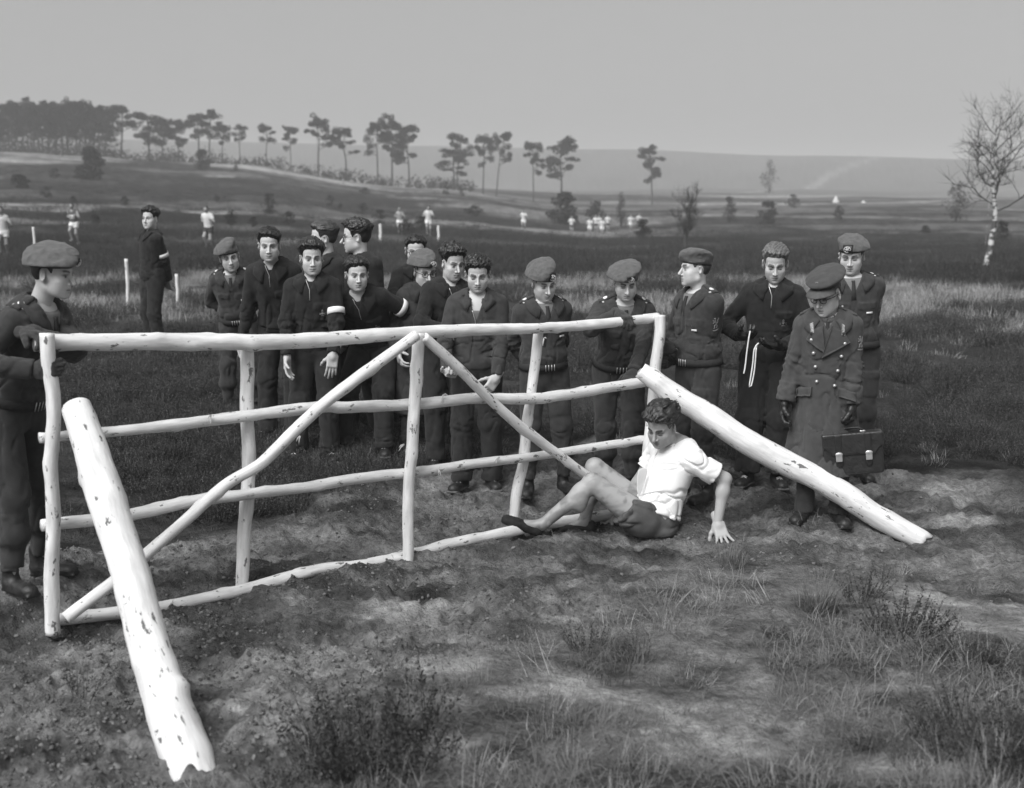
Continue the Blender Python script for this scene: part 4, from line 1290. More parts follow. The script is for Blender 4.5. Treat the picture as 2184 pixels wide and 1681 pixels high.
def heather_vf(n, R, hgt, seed, dens=9):
    """a heather clump: branching upright sprigs set with tiny leaves"""
    r = np.random.default_rng(seed)
    Vs, Fs, Ts = [], [], []
    for i in range(n):
        a, q = r.uniform(0, 2 * math.pi), R * math.sqrt(r.uniform(0, 1))
        p = np.array([q * math.cos(a), q * math.sin(a), -.02])
        az, ln = a + r.normal(0, .6), abs(r.normal(.15, .22)) + .45 * q / R
        d = np.array([math.cos(az) * math.sin(ln), math.sin(az) * math.sin(ln), math.cos(ln)])
        L = hgt * r.uniform(.55, 1.05)
        tn = r.uniform(.6, 1.35)
        sd = nrm(np.cross(d, r.normal(size=3))) * .0022
        b = len(Vs); Vs += [p - sd, p + sd, p + d * L + sd * .3, p + d * L - sd * .3]; Fs.append((b, b + 1, b + 2, b + 3)); Ts += [tn * .8] * 4
        for k in range(dens):
            t = r.uniform(.28, 1.0); c = p + d * L * t
            o = nrm(r.normal(size=3) * .8 + d * .8); l = r.uniform(.012, .028) * (1.25 - .5 * t) * (hgt / .3)
            w = nrm(np.cross(o, r.normal(size=3))) * l * .30
            b = len(Vs); Vs += [c, c + o * l * .5 - w, c + o * l, c + o * l * .5 + w]; Fs.append((b, b + 1, b + 2, b + 3)); Ts += [tn * r.uniform(.8, 1.3)] * 4
    return np.array(Vs), np.array(Fs), np.array(Ts)
def proto(name, vft, m):
    V, Fq, T = vft
    me = make_mesh(name, V, Fq, False); tone_attr(me, T)
    o = bpy.data.objects.new(name, me); me.materials.append(m)
    return o
def proto_collection(name, objs):
    c = bpy.data.collections.new(name)
    for o in objs: c.objects.link(o)
    return c
def scatter_tree(coll):
    ng = bpy.data.node_groups.new('scatter_' + coll.name, 'GeometryNodeTree')
    ng.interface.new_socket('Geometry', in_out='INPUT', socket_type='NodeSocketGeometry')
    ng.interface.new_socket('Geometry', in_out='OUTPUT', socket_type='NodeSocketGeometry')
    N = ng.nodes.new
    gi, go = N('NodeGroupInput'), N('NodeGroupOutput')
    iop = N('GeometryNodeInstanceOnPoints'); ci = N('GeometryNodeCollectionInfo')
    ci.inputs['Collection'].default_value = coll
    ci.inputs['Separate Children'].default_value = True; ci.inputs['Reset Children'].default_value = True
    iop.inputs['Pick Instance'].default_value = True
    def named(nm, ty):
        n = N('GeometryNodeInputNamedAttribute'); n.data_type = ty; n.inputs['Name'].default_value = nm; return n.outputs['Attribute']
    L = ng.links.new
    L(gi.outputs[0], iop.inputs['Points']); L(ci.outputs[0], iop.inputs['Instance'])
    L(named('idx', 'INT'), iop.inputs['Instance Index']); L(named('rot', 'FLOAT_VECTOR'), iop.inputs['Rotation']); L(named('scl', 'FLOAT_VECTOR'), iop.inputs['Scale'])
    L(iop.outputs[0], go.inputs[0])
    return ng
def scatter(name, label, cat, XY, coll, smin_, smax_, tilt=.15, sink=0.0, grow=None, seed=1):
    r = np.random.default_rng(seed)
    n = len(XY)
    Z = ground_z(XY[:, 0], XY[:, 1]) - sink
    me = bpy.data.meshes.new(name)
    me.vertices.add(n); me.vertices.foreach_set("co", np.column_stack([XY, Z]).astype(np.float32).ravel())
    k = len(coll.objects)
    a = me.attributes.new('idx', 'INT', 'POINT'); a.data.foreach_set('value', r.integers(0, k, n).astype(np.int32))
    a = me.attributes.new('rot', 'FLOAT_VECTOR', 'POINT'); a.data.foreach_set('vector', np.column_stack([r.normal(0, tilt, n), r.normal(0, tilt, n), r.uniform(0, 6.28, n)]).astype(np.float32).ravel())
    s = r.uniform(smin_, smax_, n)
    if grow is not None: s = s * grow(XY[:, 0], XY[:, 1])
    a = me.attributes.new('scl', 'FLOAT_VECTOR', 'POINT'); a.data.foreach_set('vector', np.repeat(s[:, None], 3, 1).astype(np.float32).ravel())
    o = bpy.data.objects.new(name, me); COL.objects.link(o)
    md = o.modifiers.new('scatter', 'NODES'); md.node_group = scatter_tree(coll)
    return tag(o, label, cat, kind='stuff')
def sample(n, dmin, dmax, prob, seed, fan=.47):
    """points over the wedge the camera looks at (and a little past it), evenly per screen row"""
    r = np.random.default_rng(seed)
    u = r.uniform(0, 1, n); D = 1 / (1 / dmin + (1 / dmax - 1 / dmin) * u)
    a = r.uniform(-fan, fan, n)
    X, Y = D * np.sin(a), D * np.cos(a)
    keep = r.uniform(0, 1, n) < prob(X, Y)
    return np.column_stack([X, Y])[keep]

hp_near = proto_collection('heather_kinds', [proto('heather_sprig_%s' % 'abcde'[i], heather_vf(42, .13, .26, 20 + i, 9), M_HEATHR) for i in range(5)])
hp_far = proto_collection('heather_mound_kinds', [proto('heather_mound_%s' % 'abc'[i], heather_vf(46, .34, .30, 40 + i, 8), M_HEATHF) for i in range(3)])
gp_near = proto_collection('grass_kinds', [proto('grass_blades_%s' % 'abcd'[i], blades(26, .09, .16, .0032, .55, 60 + i, .6), M_GRASSR) for i in range(4)])
gp_dull = proto_collection('dull_grass_kinds', [proto('low_grass_%s' % 'abcd'[i], blades(30, .13, .10, .0032, 1.25, 70 + i, .6, flat=.7), M_GRASSD) for i in range(4)])
gp_far = proto_collection('far_grass_kinds', [proto('pale_grass_%s' % 'abc'[i], blades(34, .28, .26, .012, .5, 80 + i, .5, 2), M_GRASSR) for i in range(3)])
def clod_vf(seed):
    bm = bmesh.new(); bmesh.ops.create_icosphere(bm, subdivisions=2, radius=1.0)
    V = np.array([v.co for v in bm.verts]); Fq = [[v.index for v in f.verts] for f in bm.faces]; bm.free()
    V = V * (1 + .35 * fbm(V.astype(np.float32), 1.6, seed * 5., 3))[:, None] * np.array([1, .8, .6])
    return V, np.array(Fq), np.ones(len(V))
cp_ = proto_collection('clod_kinds', [proto('clod_%s' % 'abcd'[i], clod_vf(i), M_CLOD) for i in range(4)])

def heath_prob(X, Y):
    return (1 - soil_mask(X, Y)) ** 2 * (1 - .93 * light_mask(X, Y)) * np.clip(.55 + 1.5 * N2(X, Y, .55, 6., 3), .03, 1)
def front_heath(X, Y):                                       # patchy in front of the gate
    D = np.hypot(X, Y)
    n = N2(X, Y, .8, 14., 3)
    hot = np.zeros_like(X)
    for px, py, rx, ry in ((790, 1640, .34, .16), (1930, 1360, .25, .14), (2150, 1630, .45, .3), (1870, 1260, .25, .2), (650, 1670, .2, .12), (2060, 1430, .25, .15), (1330, 1400, .2, .06)):
        c = gpt(px, py); hot = np.maximum(hot, soft_blob(X, Y, c[0], c[1], rx, ry, 0, .5))
    return np.clip(hot + .05 * (n > .25), 0, 1) * (1 - .8 * soil_mask(X, Y))
scatter('heather', 'low dark heather covering the heath behind the spectators', 'heather', sample(34000, 8.4, 46, heath_prob, 5), hp_near, .55, 1.1, .25, .0, lambda X, Y: .62 + .04 * np.clip(np.hypot(X, Y) - 9.5, 0, 30), 5)
scatter('distant_heather', 'dark heather on the far slopes of the heath', 'heather', sample(22000, 36, 200, lambda X, Y: (1 - .95 * light_mask(X, Y)) * np.clip(.6 + N2(X, Y, .2, 6., 3), .1, 1), 6), hp_far, .8, 1.9, .1, .05, None, 6)
scatter('pale_grass', 'pale dry grass in a broad band across the heath', 'grass', sample(16000, 9.5, 60, lambda X, Y: (1 - soil_mask(X, Y)) * np.clip(light_mask(X, Y) * 1.0 + .018, 0, 1), 8), gp_far, .5, 1.0, .15, 0, lambda X, Y: .45 + .55 * sstep(12, 24, np.hypot(X, Y)), 8)
def front_grass(X, Y):
    n = N2(X, Y, 1.1, 21., 3)
    so = soil_mask(X, Y)
    rt = sstep(-.6, 1.2, X + .25 * (6.5 - Y)) * sstep(3.6, 2.2, X - .25 * (Y - 6))
    sp = np.zeros_like(X)
    for px, py, rx, ry in SAND:
        c = gpt(px, py); sp = np.maximum(sp, soft_blob(X, Y, c[0], c[1], rx, ry, 0, .4))
    return (1 - .85 * sp) * np.clip((rt * .9 + .14) * (1 - .85 * so) * np.clip(.55 + 1.2 * n, .05, 1), 0, 1)
scatter('trampled_grass', 'thin trampled grass on the sandy ground before the gate', 'grass', sample(11000, 3.6, 9.2, front_grass, 9), gp_dull, .6, 1.25, .25, 0, None, 9)
scatter('dry_grass', 'sparse dry grass stalks standing on the ground before the gate', 'grass', sample(2600, 3.6, 9.6, lambda X, Y: front_grass(X, Y) * .55, 10), gp_near, .5, 1.25, .25, 0, None, 10)
scatter('foreground_heather', 'dark heather sprigs growing in the near foreground', 'heather', sample(1500, 3.55, 8.4, front_heath, 11), hp_near, .35, .75, .25, 0, None, 11)
scatter('soil_clods', 'crumbs of dark soil strewn over the trampled track', 'soil', sample(24000, 3.9, 11, lambda X, Y: soil_mask(X, Y) * np.clip(.35 + 1.3 * N2(X, Y, 1.4, 2., 3), .03, 1), 12), cp_, .003, .014, .5, 0, None, 12)

# single plants that stand out
def plant(name, label, cat, px, py, vft, m, part, rot=0.0):
    p = gpt(px, py); p[2] = gz(p[0], p[1])
    r = empty(name, p, label, cat)
    V, Fq, T = vft
    me = make_mesh(part, V, Fq, False); tone_attr(me, T)
    link(part, me, m, r)
    return r
M_TUFT = mat('tussock_grass', .15, .85, .2, attr=True)
M_HBUSH = mat('heather_bush', .044, .9, .15, attr=True)
plant('grass_tussock', 'bristling round grass tussock in the right foreground', 'grass', 1742, 1300, blades(300, .11, .27, .0036, .75, 101, .55, 4, (.5, 1.3)), M_TUFT, 'blades')
plant('grass_tussock', "small pale grass tuft just before the overcoated man's boots", 'grass', 1560, 1205, blades(120, .08, .18, .0034, .6, 102, .5, 4, (.6, 1.5)), M_TUFT, 'blades')
plant('grass_tussock', 'flat spreading grass tussock in the middle of the foreground', 'grass', 1330, 1440, blades(200, .20, .20, .0034, 1.0, 103, .5, 4, (.4, 1.1)), M_TUFT, 'blades')
plant('heather_bush', 'large blurred heather bush at the bottom edge, left of centre', 'heather', 770, 1625, heather_vf(150, .30, .30, 111, 11), M_HBUSH, 'sprigs')
plant('heather_bush', 'tall thin heather sprig with a dark head at the bottom edge', 'heather', 905, 1590, heather_vf(14, .05, .40, 112, 12), M_HBUSH, 'sprigs')
plant('heather_bush', 'dark upright heather bush at the right, beyond the grass tussock', 'heather', 1925, 1370, heather_vf(80, .15, .25, 113, 10), M_HBUSH, 'sprigs')
plant('heather_bush', 'small heather plant left of the upright heather bush on the right', 'heather', 1835, 1275, heather_vf(40, .10, .20, 114, 10), M_HBUSH, 'sprigs')
plant('heather_bush', 'blurred dark heather bush in the lower right corner', 'heather', 2120, 1620, heather_vf(120, .32, .22, 115, 10), M_HBUSH, 'sprigs')
plant('heather_bush', 'heather bush at the right edge above the corner bush', 'heather', 2060, 1430, heather_vf(60, .16, .20, 116, 10), M_HBUSH, 'sprigs')

# ------------------------------------------------------------------ pines
def needle_clump(r, c, rad3, n, size):
    u = r.normal(size=(n, 3)); u /= np.linalg.norm(u, axis=1, keepdims=True)
    q = np.asarray(c) + u * (r.uniform(.25, 1, (n, 1)) ** .5) * np.asarray(rad3)
    a = r.normal(size=(n, 3)); a /= np.linalg.norm(a, axis=1, keepdims=True)
    b = np.cross(a, r.normal(size=(n, 3))); b /= np.linalg.norm(b, axis=1, keepdims=True)
    s = size * r.uniform(.6, 1.4, (n, 1))
    V = np.stack([q - a * s - b * s * .5, q + a * s - b * s * .5, q + a * s + b * s * .5, q - a * s + b * s * .5], 1).reshape(-1, 3)
    return V, np.arange(4 * n).reshape(n, 4)
def pine_meshes(seed, H=12.0, W=3.4, base=.52, lean=0.0, style='umbrella', full=1.0):
    r = np.random.default_rng(seed)
    top = np.array([lean * H, r.normal(0, .3), H * .90])
    tr = smooth_line([(0, 0, -.4), (lean * H * .25 + r.normal(0, .15), 0, H * .35), (lean * H * .6 + r.normal(0, .3), 0, H * .66), top], 12)
    lst = [tube(tr, np.linspace(.24, .07, 12), 7)]
    cl = []
    nb = {'umbrella': 12, 'full': 17, 'thin': 8}[style]
    for i in range(nb):
        q = (i + .5) / nb
        t = base + (1 - base) * q ** .7
        p = tr[int(min(t / .95, 1) * 11)]
        az = r.uniform(0, 2 * math.pi)
        if r.uniform() < .5: az = (0 if r.uniform() < .5 else math.pi) + r.normal(0, .5)
        env = {'umbrella': .40 + .60 * math.sin(math.pi * min(1, q * .62 + .25)), 'full': .95 - .45 * abs(q - .35), 'thin': .65}[style]
        wr = W * env * r.uniform(.35, 1.0)
        e = p + np.array([math.cos(az) * wr, math.sin(az) * wr * .8, r.uniform(.0, 1.1)])
        lst.append(tube([p - np.array([0, 0, .3]), p * .4 + e * .6 - np.array([0, 0, .2]), e], [.07, .045, .02], 5))
        cs = W * r.uniform(.22, .36)
        for j in range(3):
            o = r.normal(0, .45, 3) * cs * np.array([1, 1, .55])
            cl.append(needle_clump(r, e + o, (cs * r.uniform(.6, 1), cs * r.uniform(.6, 1), cs * r.uniform(.35, .65)), 105, .11))
        cl.append(needle_clump(r, p * .5 + e * .5 + np.array([0, 0, .25]), (cs * .8, cs * .8, cs * .4), 80, .11))
    for j in range(4):
        cl.append(needle_clump(r, top + r.normal(0, .3, 3) * np.array([W * .5, W * .4, .6]), (W * .28, W * .26, W * .17), 130, .11))
    return join_vf(lst), join_vf(cl)
_pine = {}
def pine(px, top, base_y, halfw, style='umbrella', lean=0.0, seed=1, Y=None, label=None, group=None, base=.52):
    """a pine whose foot and top stand at those reference pixels"""
    Y = 240. if Y is None else Y
    X = gxy(px, Y, 10); z = gz(X, Y)
    s = FPX / Y
    yb = proj((X, Y, z))[1]
    H = (yb - top) / s
    key = (style, seed, round(lean, 2), base)
    W0 = halfw / s
    if key not in _pine:
        (tv, tf), (cv, cf) = pine_meshes(seed, 12.0, 3.4, base, lean, style)
        _pine[key] = (make_mesh('trunk', tv, tf), make_mesh('crown', cv, cf, False))
    e = empty('pine_tree', (X, Y, z), label, 'tree', group)
    sx = W0 / 3.0 if style != 'umbrella' else W0 / 3.3
    e.scale = (sx, sx, H / 12.3)
    link('trunk', _pine[key][0], M_BARK, e); link('crown', _pine[key][1], M_PINE, e)
    return e
r_ = random.Random(4)
WOOD = 'pines massed in the wood at the left edge'
for i in range(30):
    x = -60 + i * 9.8 + r_.uniform(-5, 5)
    pine(x, 214 + 14 * abs(math.sin(i * 1.7)) + (8 if x > 190 else 0) + (12 if x < 10 else 0), 0, 27 + r_.uniform(-5, 8), ['umbrella', 'full'][i % 3 == 0], 0, i % 4 + 1, 222 + r_.uniform(0, 36), 'pine standing in the dense wood at the left edge', WOOD, .42)
pn = [  # px, top, halfwidth, style, lean, seed, depth, label
    (258, 226, 34, 'umbrella', .06, 11, 232, 'tall umbrella pine at the right side of the gap beside the left wood'),
    (318, 240, 34, 'full', .0, 12, 236, 'broad pine right of the umbrella pine that borders the gap'),
    (352, 250, 26, 'full', .0, 13, 244, 'pine in the middle of the second clump of trees from the left'),
    (384, 256, 24, 'full', -.03, 14, 238, 'lower pine right of the middle of the second clump of trees'),
    (424, 246, 28, 'umbrella', .0, 11, 240, 'pine below the highest crown of the second clump of trees'),
    (448, 238, 26, 'umbrella', .05, 15, 236, 'pine with the highest crown at the right of the second clump'),
    (474, 263, 18, 'umbrella', .06, 16, 238, 'pine at the right end of the second clump of trees'),
    (512, 264, 17, 'thin', .02, 17, 236, 'thin lone pine just right of the second clump of trees'),
    (570, 264, 20, 'thin', .0, 18, 236, 'lone pine with a lopsided crown, left of two small single pines'),
    (620, 267, 17, 'umbrella', .0, 19, 236, 'small round-crowned lone pine left of the twin-topped pine'),
    (678, 252, 31, 'umbrella', .0, 20, 234, 'large twin-topped pine between the small lone pines and the broad-hatted pine'),
    (736, 271, 29, 'umbrella', .02, 21, 236, 'pine with a broad flat hat right of the large twin-topped pine'),
    (806, 258, 26, 'umbrella', .02, 22, 234, 'left pine of the dense tall clump near the middle of the ridge'),
    (836, 253, 30, 'full', .0, 23, 236, 'tallest pine of the dense clump near the middle of the ridge'),
    (872, 264, 27, 'full', -.02, 24, 234, 'right pine of the dense tall clump near the middle of the ridge'),
    (968, 318, 30, 'full', .0, 25, 238, 'low bushy pine in front of the airy pines right of the dense clump'),
    (978, 284, 26, 'umbrella', .04, 26, 246, 'airy wide-topped pine above the low bushy pine'),
    (1030, 286, 24, 'umbrella', .02, 27, 244, 'airy pine between the wide-topped pine and the leaning pine'),
    (1058, 278, 22, 'umbrella', .22, 28, 242, 'pine with a thin trunk leaning strongly to the right'),
    (1138, 300, 24, 'umbrella', -.02, 29, 242, 'left pine of the ragged pair right of the leaning pine'),
    (1196, 296, 34, 'full', .02, 30, 240, 'dense ragged right-hand pine of the pair right of the leaning pine'),
    (1392, 311, 24, 'full', -.08, 31, 250, 'solitary crooked pine far right of all the others'),
]
for px, top, hw, st, ln, sd_, Y, lab in pn:
    pine(px, top, 0, hw, st, ln, sd_, Y, lab, None, .40 if st == 'full' else .55)
# saplings and scrub under the pines read as one hazy mass
rr = np.random.default_rng(12)
lst = []
for i in range(640):
    px = rr.uniform(-80, 1010) if i < 420 else rr.uniform(-80, 250); Y = rr.uniform(224, 262); X = gxy(px, Y, 8); z = gz(X, Y)
    hh = rr.uniform(.6, 2.9) * (1.3 if px < 500 else 1.0) * (1.7 if px < 240 else 1) * (1.35 if i >= 420 else 1)
    lst.append(needle_clump(rr, (X, Y, z + hh * .5), (hh * .45, hh * .45, hh * .5), 40, .14))
V, Fq = join_vf(lst)
tag(link('undergrowth', make_mesh('undergrowth', V, Fq, False), M_PINE), 'dark saplings and scrub along the foot of the pines', 'undergrowth', kind='stuff')

# ------------------------------------------------------------------ shrubs
def shrub(label, px, base_y, top_y, halfw, style='cone', Y=None, seed=1, leaf=260, m=None):
    p = gpt(px, base_y) if Y is None else None
    Y = float(p[1]) if Y is None else Y
    X = gxy(px, Y, 2.0); z = gz(X, Y); s = FPX / Y
    H, W = max((proj((X, Y, z))[1] - top_y) / s, .4), halfw / s
    r = np.random.default_rng(seed)
    e = empty('shrub', (X, Y, z), label, 'shrub')
    ls, cl = [], []
    for i in range(5):
        a = r.uniform(0, 6.28); tip = np.array([math.cos(a) * W * .5, math.sin(a) * W * .5, H * r.uniform(.6, .95)])
        ls.append(tube([(0, 0, -.1), tip * .5 + r.normal(0, .05, 3), tip], [.03 * H / 2, .02 * H / 2, .005], 5))
    for i in range(30):
        t = r.uniform(.06, .97); a = r.uniform(0, 6.28)
        q = W * ((1 - t) * .85 + .12 if style == 'cone' else math.sin(math.pi * (t * .8 + .15)) * .75) * r.uniform(.3, 1)
        cl.append(needle_clump(r, (math.cos(a) * q, math.sin(a) * q, H * t), (W * .36, W * .36, H * .12), leaf // 10, W * .045 + .012))
    link('stems', make_mesh('stems', *join_vf(ls)), M_BARK, e)
    link('foliage', make_mesh('foliage', *join_vf(cl), False), m or M_PINE, e)
    return e
shrub('large dark conical juniper on the slope below the left wood', 200, 402, 318, 38, 'cone', 150, 1, 900)
shrub('dark rounded juniper on the slope below the second clump of pines', 437, 370, 320, 21, 'round', 190, 2, 600)
shrub('small upright bush on the pale bank below the airy pines', 952, 425, 388, 11, 'round', 185, 3, 300)
shrub('tiny bush right of the small upright bush on the pale bank', 986, 428, 404, 8, 'round', 185, 4, 200)
shrub('wide low thicket on the plain below the ragged pines', 1205, 468, 415, 44, 'round', 140, 5, 700)
shrub('low thicket joined to the right of the wide thicket on the plain', 1270, 466, 430, 26, 'round', 142, 6, 400)
shrub('small conical fir standing on the plain left of the bare tree', 1325, 462, 412, 14, 'cone', 145, 7, 400)
shrub('low bush below the small conical fir, left of the bare tree', 1372, 505, 470, 24, 'round', 92, 8, 400)
shrub('rounded far bush on the plain right of the bare tree', 1556, 465, 421, 20, 'round', 150, 9, 400)
shrub('far bush on the plain above the rope-holding man', 1640, 472, 432, 30, 'round', 140, 10, 500)
shrub('faint far bush between the plain and the hill, right of centre', 1690, 450, 416, 18, 'round', 210, 11, 300)
shrub('tall faint bush on the hill foot above the rope-holding man', 1640, 420, 345, 22, 'round', 380, 12, 300)
shrub('dark bush below the far white tent', 1790, 468, 440, 16, 'round', 150, 13, 300)
shrub('small round bush on the plain left of the birch', 1975, 505, 482, 13, 'round', 100, 14, 260)
shrub('leafless-looking scrub clump on the plain behind the birch trunk', 2040, 470, 395, 32, 'round', 150, 15, 260)
shrub('dark scrub at the foot of the birch, to its right', 2140, 525, 470, 20, 'round', 75, 16, 260)
shrub('low dark bush on the slope left of the juniper', 45, 430, 375, 26, 'round', 120, 17, 400)
shrub('sparse upright bush on the heath behind the bare-headed spectators', 575, 472, 415, 20, 'round', 95, 18, 260)
shrub('faint bush on the slope below the dense clump of pines', 780, 425, 400, 14, 'round', 170, 19, 200)
shrub('dark low bush on the heath below the pale bank', 1010, 470, 440, 22, 'round', 130, 20, 260)

rb = random.Random(9)
def slope_bush(px, Y, hgt, seed):
    X = gxy(px, Y, 3); z = gz(X, Y); yb = proj((X, Y, z))[1]
    o = shrub('low dark bush dotted on the heather slope below the pines', px, yb, yb - hgt * FPX / Y, hgt * .62 * FPX / Y, 'round', Y, seed, 160)
    o["group"] = 'bushes dotted on the heather slope'
for i in range(18):
    slope_bush(rb.uniform(0, 1000), rb.uniform(70, 200), rb.uniform(.5, 1.3), 60 + i)

# ------------------------------------------------------------------ bare trees
def bare_tree(name, label, px, Y, H, seed, trunk_pts, r0, spread, lv, m_trunk, m_twig, droop=0.0, start=.4):
    r = np.random.default_rng(seed)
    X = gxy(px, Y, .4); z = gz(X, Y)
    e = empty(name, (X, Y, z), label, 'tree')
    tr = smooth_line(trunk_pts, 26)
    link('trunk', make_mesh('trunk', *tube(tr, np.linspace(r0, r0 * .14, 26), 9, True, .08, seed)), m_trunk, e)
    bl, tw = [], []
    def grow(p, d, L, rad_, k):
        n = 5; pts = [p]; q = p.copy(); dd = d.copy()
        for i in range(n):
            dd = nrm(dd + r.normal(0, .16, 3) + np.array([0, 0, .10 - droop * (3 - k) * .12])); q = q + dd * L / n; pts.append(q.copy())
        (bl if k > 1 else tw).append(tube(pts, np.linspace(rad_, rad_ * .35, n + 1), 5 if k > 1 else 3, False))
        if k == 0: return
        for i in range(lv[k]):
            t = r.uniform(.25, 1.0); b = pts[int(t * n)]
            ax = nrm(np.cross(dd, r.normal(size=3)))
            nd = nrm(dd * .75 + ax * spread * r.uniform(.5, 1.0) + np.array([0, 0, .12]))
            grow(b, nd, L * r.uniform(.45, .7), rad_ * .5, k - 1)
    nb = lv[3]
    for i in range(nb):
        t = start + (1 - start) * (i + .5) / nb
        p = tr[int(min(t, .999) * 25)]
        az = i * 2.4 + r.uniform(-.4, .4)
        d = nrm(np.array([math.cos(az) * spread, math.sin(az) * spread, .85]))
        grow(p, d, H * r.uniform(.30, .46) * (1.2 - .5 * t), r0 * .28 * (1.2 - .7 * t), 2)
    link('branches', make_mesh('branches', *join_vf(bl)), m_twig, e)
    link('twigs', make_mesh('twigs', *join_vf(tw), False), m_twig, e)
    return e
mb = bpy.data.materials.new('birch_bark'); mb.use_nodes = True
nt = mb.node_tree; b_ = nt.nodes["Principled BSDF"]; b_.inputs["Roughness"].default_value = .7
tc = nt.nodes.new("ShaderNodeTexCoord"); mp = nt.nodes.new("ShaderNodeMapping"); mp.inputs["Scale"].default_value = (3, 3, 9)
nt.links.new(tc.outputs["Object"], mp.inputs[0])
nz = nt.nodes.new("ShaderNodeTexNoise"); nz.inputs["Scale"].default_value = 1.1; nz.inputs["Detail"].default_value = 5; nt.links.new(mp.outputs[0], nz.inputs["Vector"])
mr = nt.nodes.new("ShaderNodeMapRange"); mr.inputs["From Min"].default_value = .47; mr.inputs["From Max"].default_value = .53; mr.inputs["To Min"].default_value = .06; mr.inputs["To Max"].default_value = .50
nt.links.new(nz.outputs[0], mr.inputs[0]); nt.links.new(mr.outputs[0], b_.inputs["Base Color"])
M_TWIG = mat('bare_twigs', .060, .9, .15)
bare_tree('birch_tree', 'leafless birch with a white blotched trunk at the right edge', 2096, 37, 4.2, 8, [(0, 0, -.2), (.14, 0, .45), (.22, 0, 1.0), (.28, 0, 1.7), (.20, 0, 2.3), (.14, 0, 2.8), (.20, 0, 3.4), (.16, 0, 4.35)], .105, 1.25, [0, 8, 7, 14], mb, M_TWIG, .05, .42)
bare_tree('bare_tree', 'dark leafless young tree standing on the plain at centre right', 1462, 60, 2.8, 9, [(0, 0, -.1), (-.02, 0, .5), (.05, 0, 1.1), (.12, 0, 1.7), (.2, 0, 2.5)], .10, .95, [0, 11, 8, 13], M_TWIG, M_TWIG, .0, .22)

# ------------------------------------------------------------------ course posts, tents
def post(label, px, top, base_y, Y, w):
    X = gxy(px, Y); z = gz(X, Y); H = (proj((X, Y, z))[1] - top) / (FPX / Y)
    me = log_mesh('marker_post', [(0, 0, -.15), (.01, 0, H * .5), (0, 0, H)], [w, w], n=10, step=.08, knots=1)
    o = link('marker_post', me, M_PAINT); o.location = (X, Y, z)
    tag(o, label, 'post')
post('white marker post left of the armbanded man who stands alone', 276, 553, 655, 21.5, .030)
post('short white marker post right behind the armbanded man who stands alone', 381, 585, 655, 22., .030)
post('white marker post whose tip shows above the left soldier', 80, 486, 600, 30., .030)
post('far white marker post above the bespectacled man in profile', 812, 478, 520, 60., .07)
post('far white marker post right of the two distant runners', 935, 482, 515, 64., .06)
def tent(label, px, top, Y, halfw):
    X = gxy(px, Y, 5); z = gz(X, Y); s = FPX / Y; H = (proj((X, Y, z))[1] - top) / s; W = halfw / s
    th = np.linspace(0, 2 * math.pi, 13)[:-1]
    V = [(math.cos(a) * W * q * (1 + .03 * math.sin(5 * a)), math.sin(a) * W * q, H * h_) for q, h_ in ((1.0, -.1), (.98, .22), (.5, .62), (.06, 1.0)) for a in th] + [(0, 0, H * 1.01)]
    Fq = [(i * 12 + j, i * 12 + (j + 1) % 12, (i + 1) * 12 + (j + 1) % 12, (i + 1) * 12 + j) for i in range(3) for j in range(12)]
    Fq += [(36 + j, 36 + (j + 1) % 12, 36 + (j + 2) % 12, 48) for j in range(0, 12, 2)]
    o = link('tent', make_mesh('tent', np.array(V), np.array(Fq), False), mat('tent_canvas', .55, .9, .2, var=.1, vscale=2.)); o.location = (X, Y, z)
    tag(o, label, 'tent')
tent('small pointed white tent far out on the plain at right', 1783, 418, 260, 7)
tent('very small white tent right of the pointed white tent', 1842, 428, 255, 5)

# ------------------------------------------------------------------ the winter haze
hv_ = [(x, y, z) for x in (-1500, 1500) for y in (-300, 1580) for z in (-3.0, 62.)]
hf_ = [(0, 1, 3, 2), (4, 6, 7, 5), (0, 4, 5, 1), (2, 3, 7, 6), (0, 2, 6, 4), (1, 5, 7, 3)]
hm = bpy.data.materials.new('winter_haze'); hm.use_nodes = True
nt = hm.node_tree; nt.nodes.remove(nt.nodes["Principled BSDF"])
pv = nt.nodes.new("ShaderNodeVolumePrincipled"); pv.inputs["Color"].default_value = (.96, .96, .96, 1); pv.inputs["Density"].default_value = .0010; pv.inputs["Anisotropy"].default_value = 0.0
nt.links.new(pv.outputs[0], nt.nodes["Material Output"].inputs["Volume"])
tag(link('haze', make_mesh('haze', np.array(hv_, float), np.array(hf_), False), hm), 'pale winter haze hanging over the whole heath', 'haze', kind='stuff')
# ================================================================== the people at the gate
def stand(px, Y, zr=1.6):
    X = gxy(px, Y, zr); return (X, Y, gz(X, Y))
def W_(px, py, Y): return at(px, py, Y)
def gw(px, py, off=0.0): return gate_pt(px, py, off)
BEHIND = dict(armR=(.06, -.17, .93), armL=(-.06, -.19, .90), poleR=(1, -.35, 0), poleL=(-1, -.35, 0), palmR=(0, -1, 0), palmL=(0, -1, 0))

# 1 soldier at the left end, in profile
s = dict(root=stand(36, 6.50, 1.0), wear='battledress', hat='beret', yaw=70, hyaw=82, hpitch=6, H=1.91, lean=21, hf=.03, seed=3, gloves='knit',
         armR={'w': gw(72, 790, .03)}, armL={'w': gw(62, 712, -.08)}, poleR=(1.0, -.6, -.5), poleL=(-1., .5, -.6),
         hdirR=(-.15, 1, .15), palmR=(-1, -.1, 0), curlR=62, hdirL=(.15, 1, -.05), palmL=(.1, .0, -1), curlL=45, nametag=False,
         face=dict(jaw=.95, hair=dict(side=.006), beret=dict(fwd=.012, big=1.12), skin=.85), vox=.0085, hvox=.004)
build_person('person', "soldier in a beret seen in profile, gripping the gate's left end post", s)

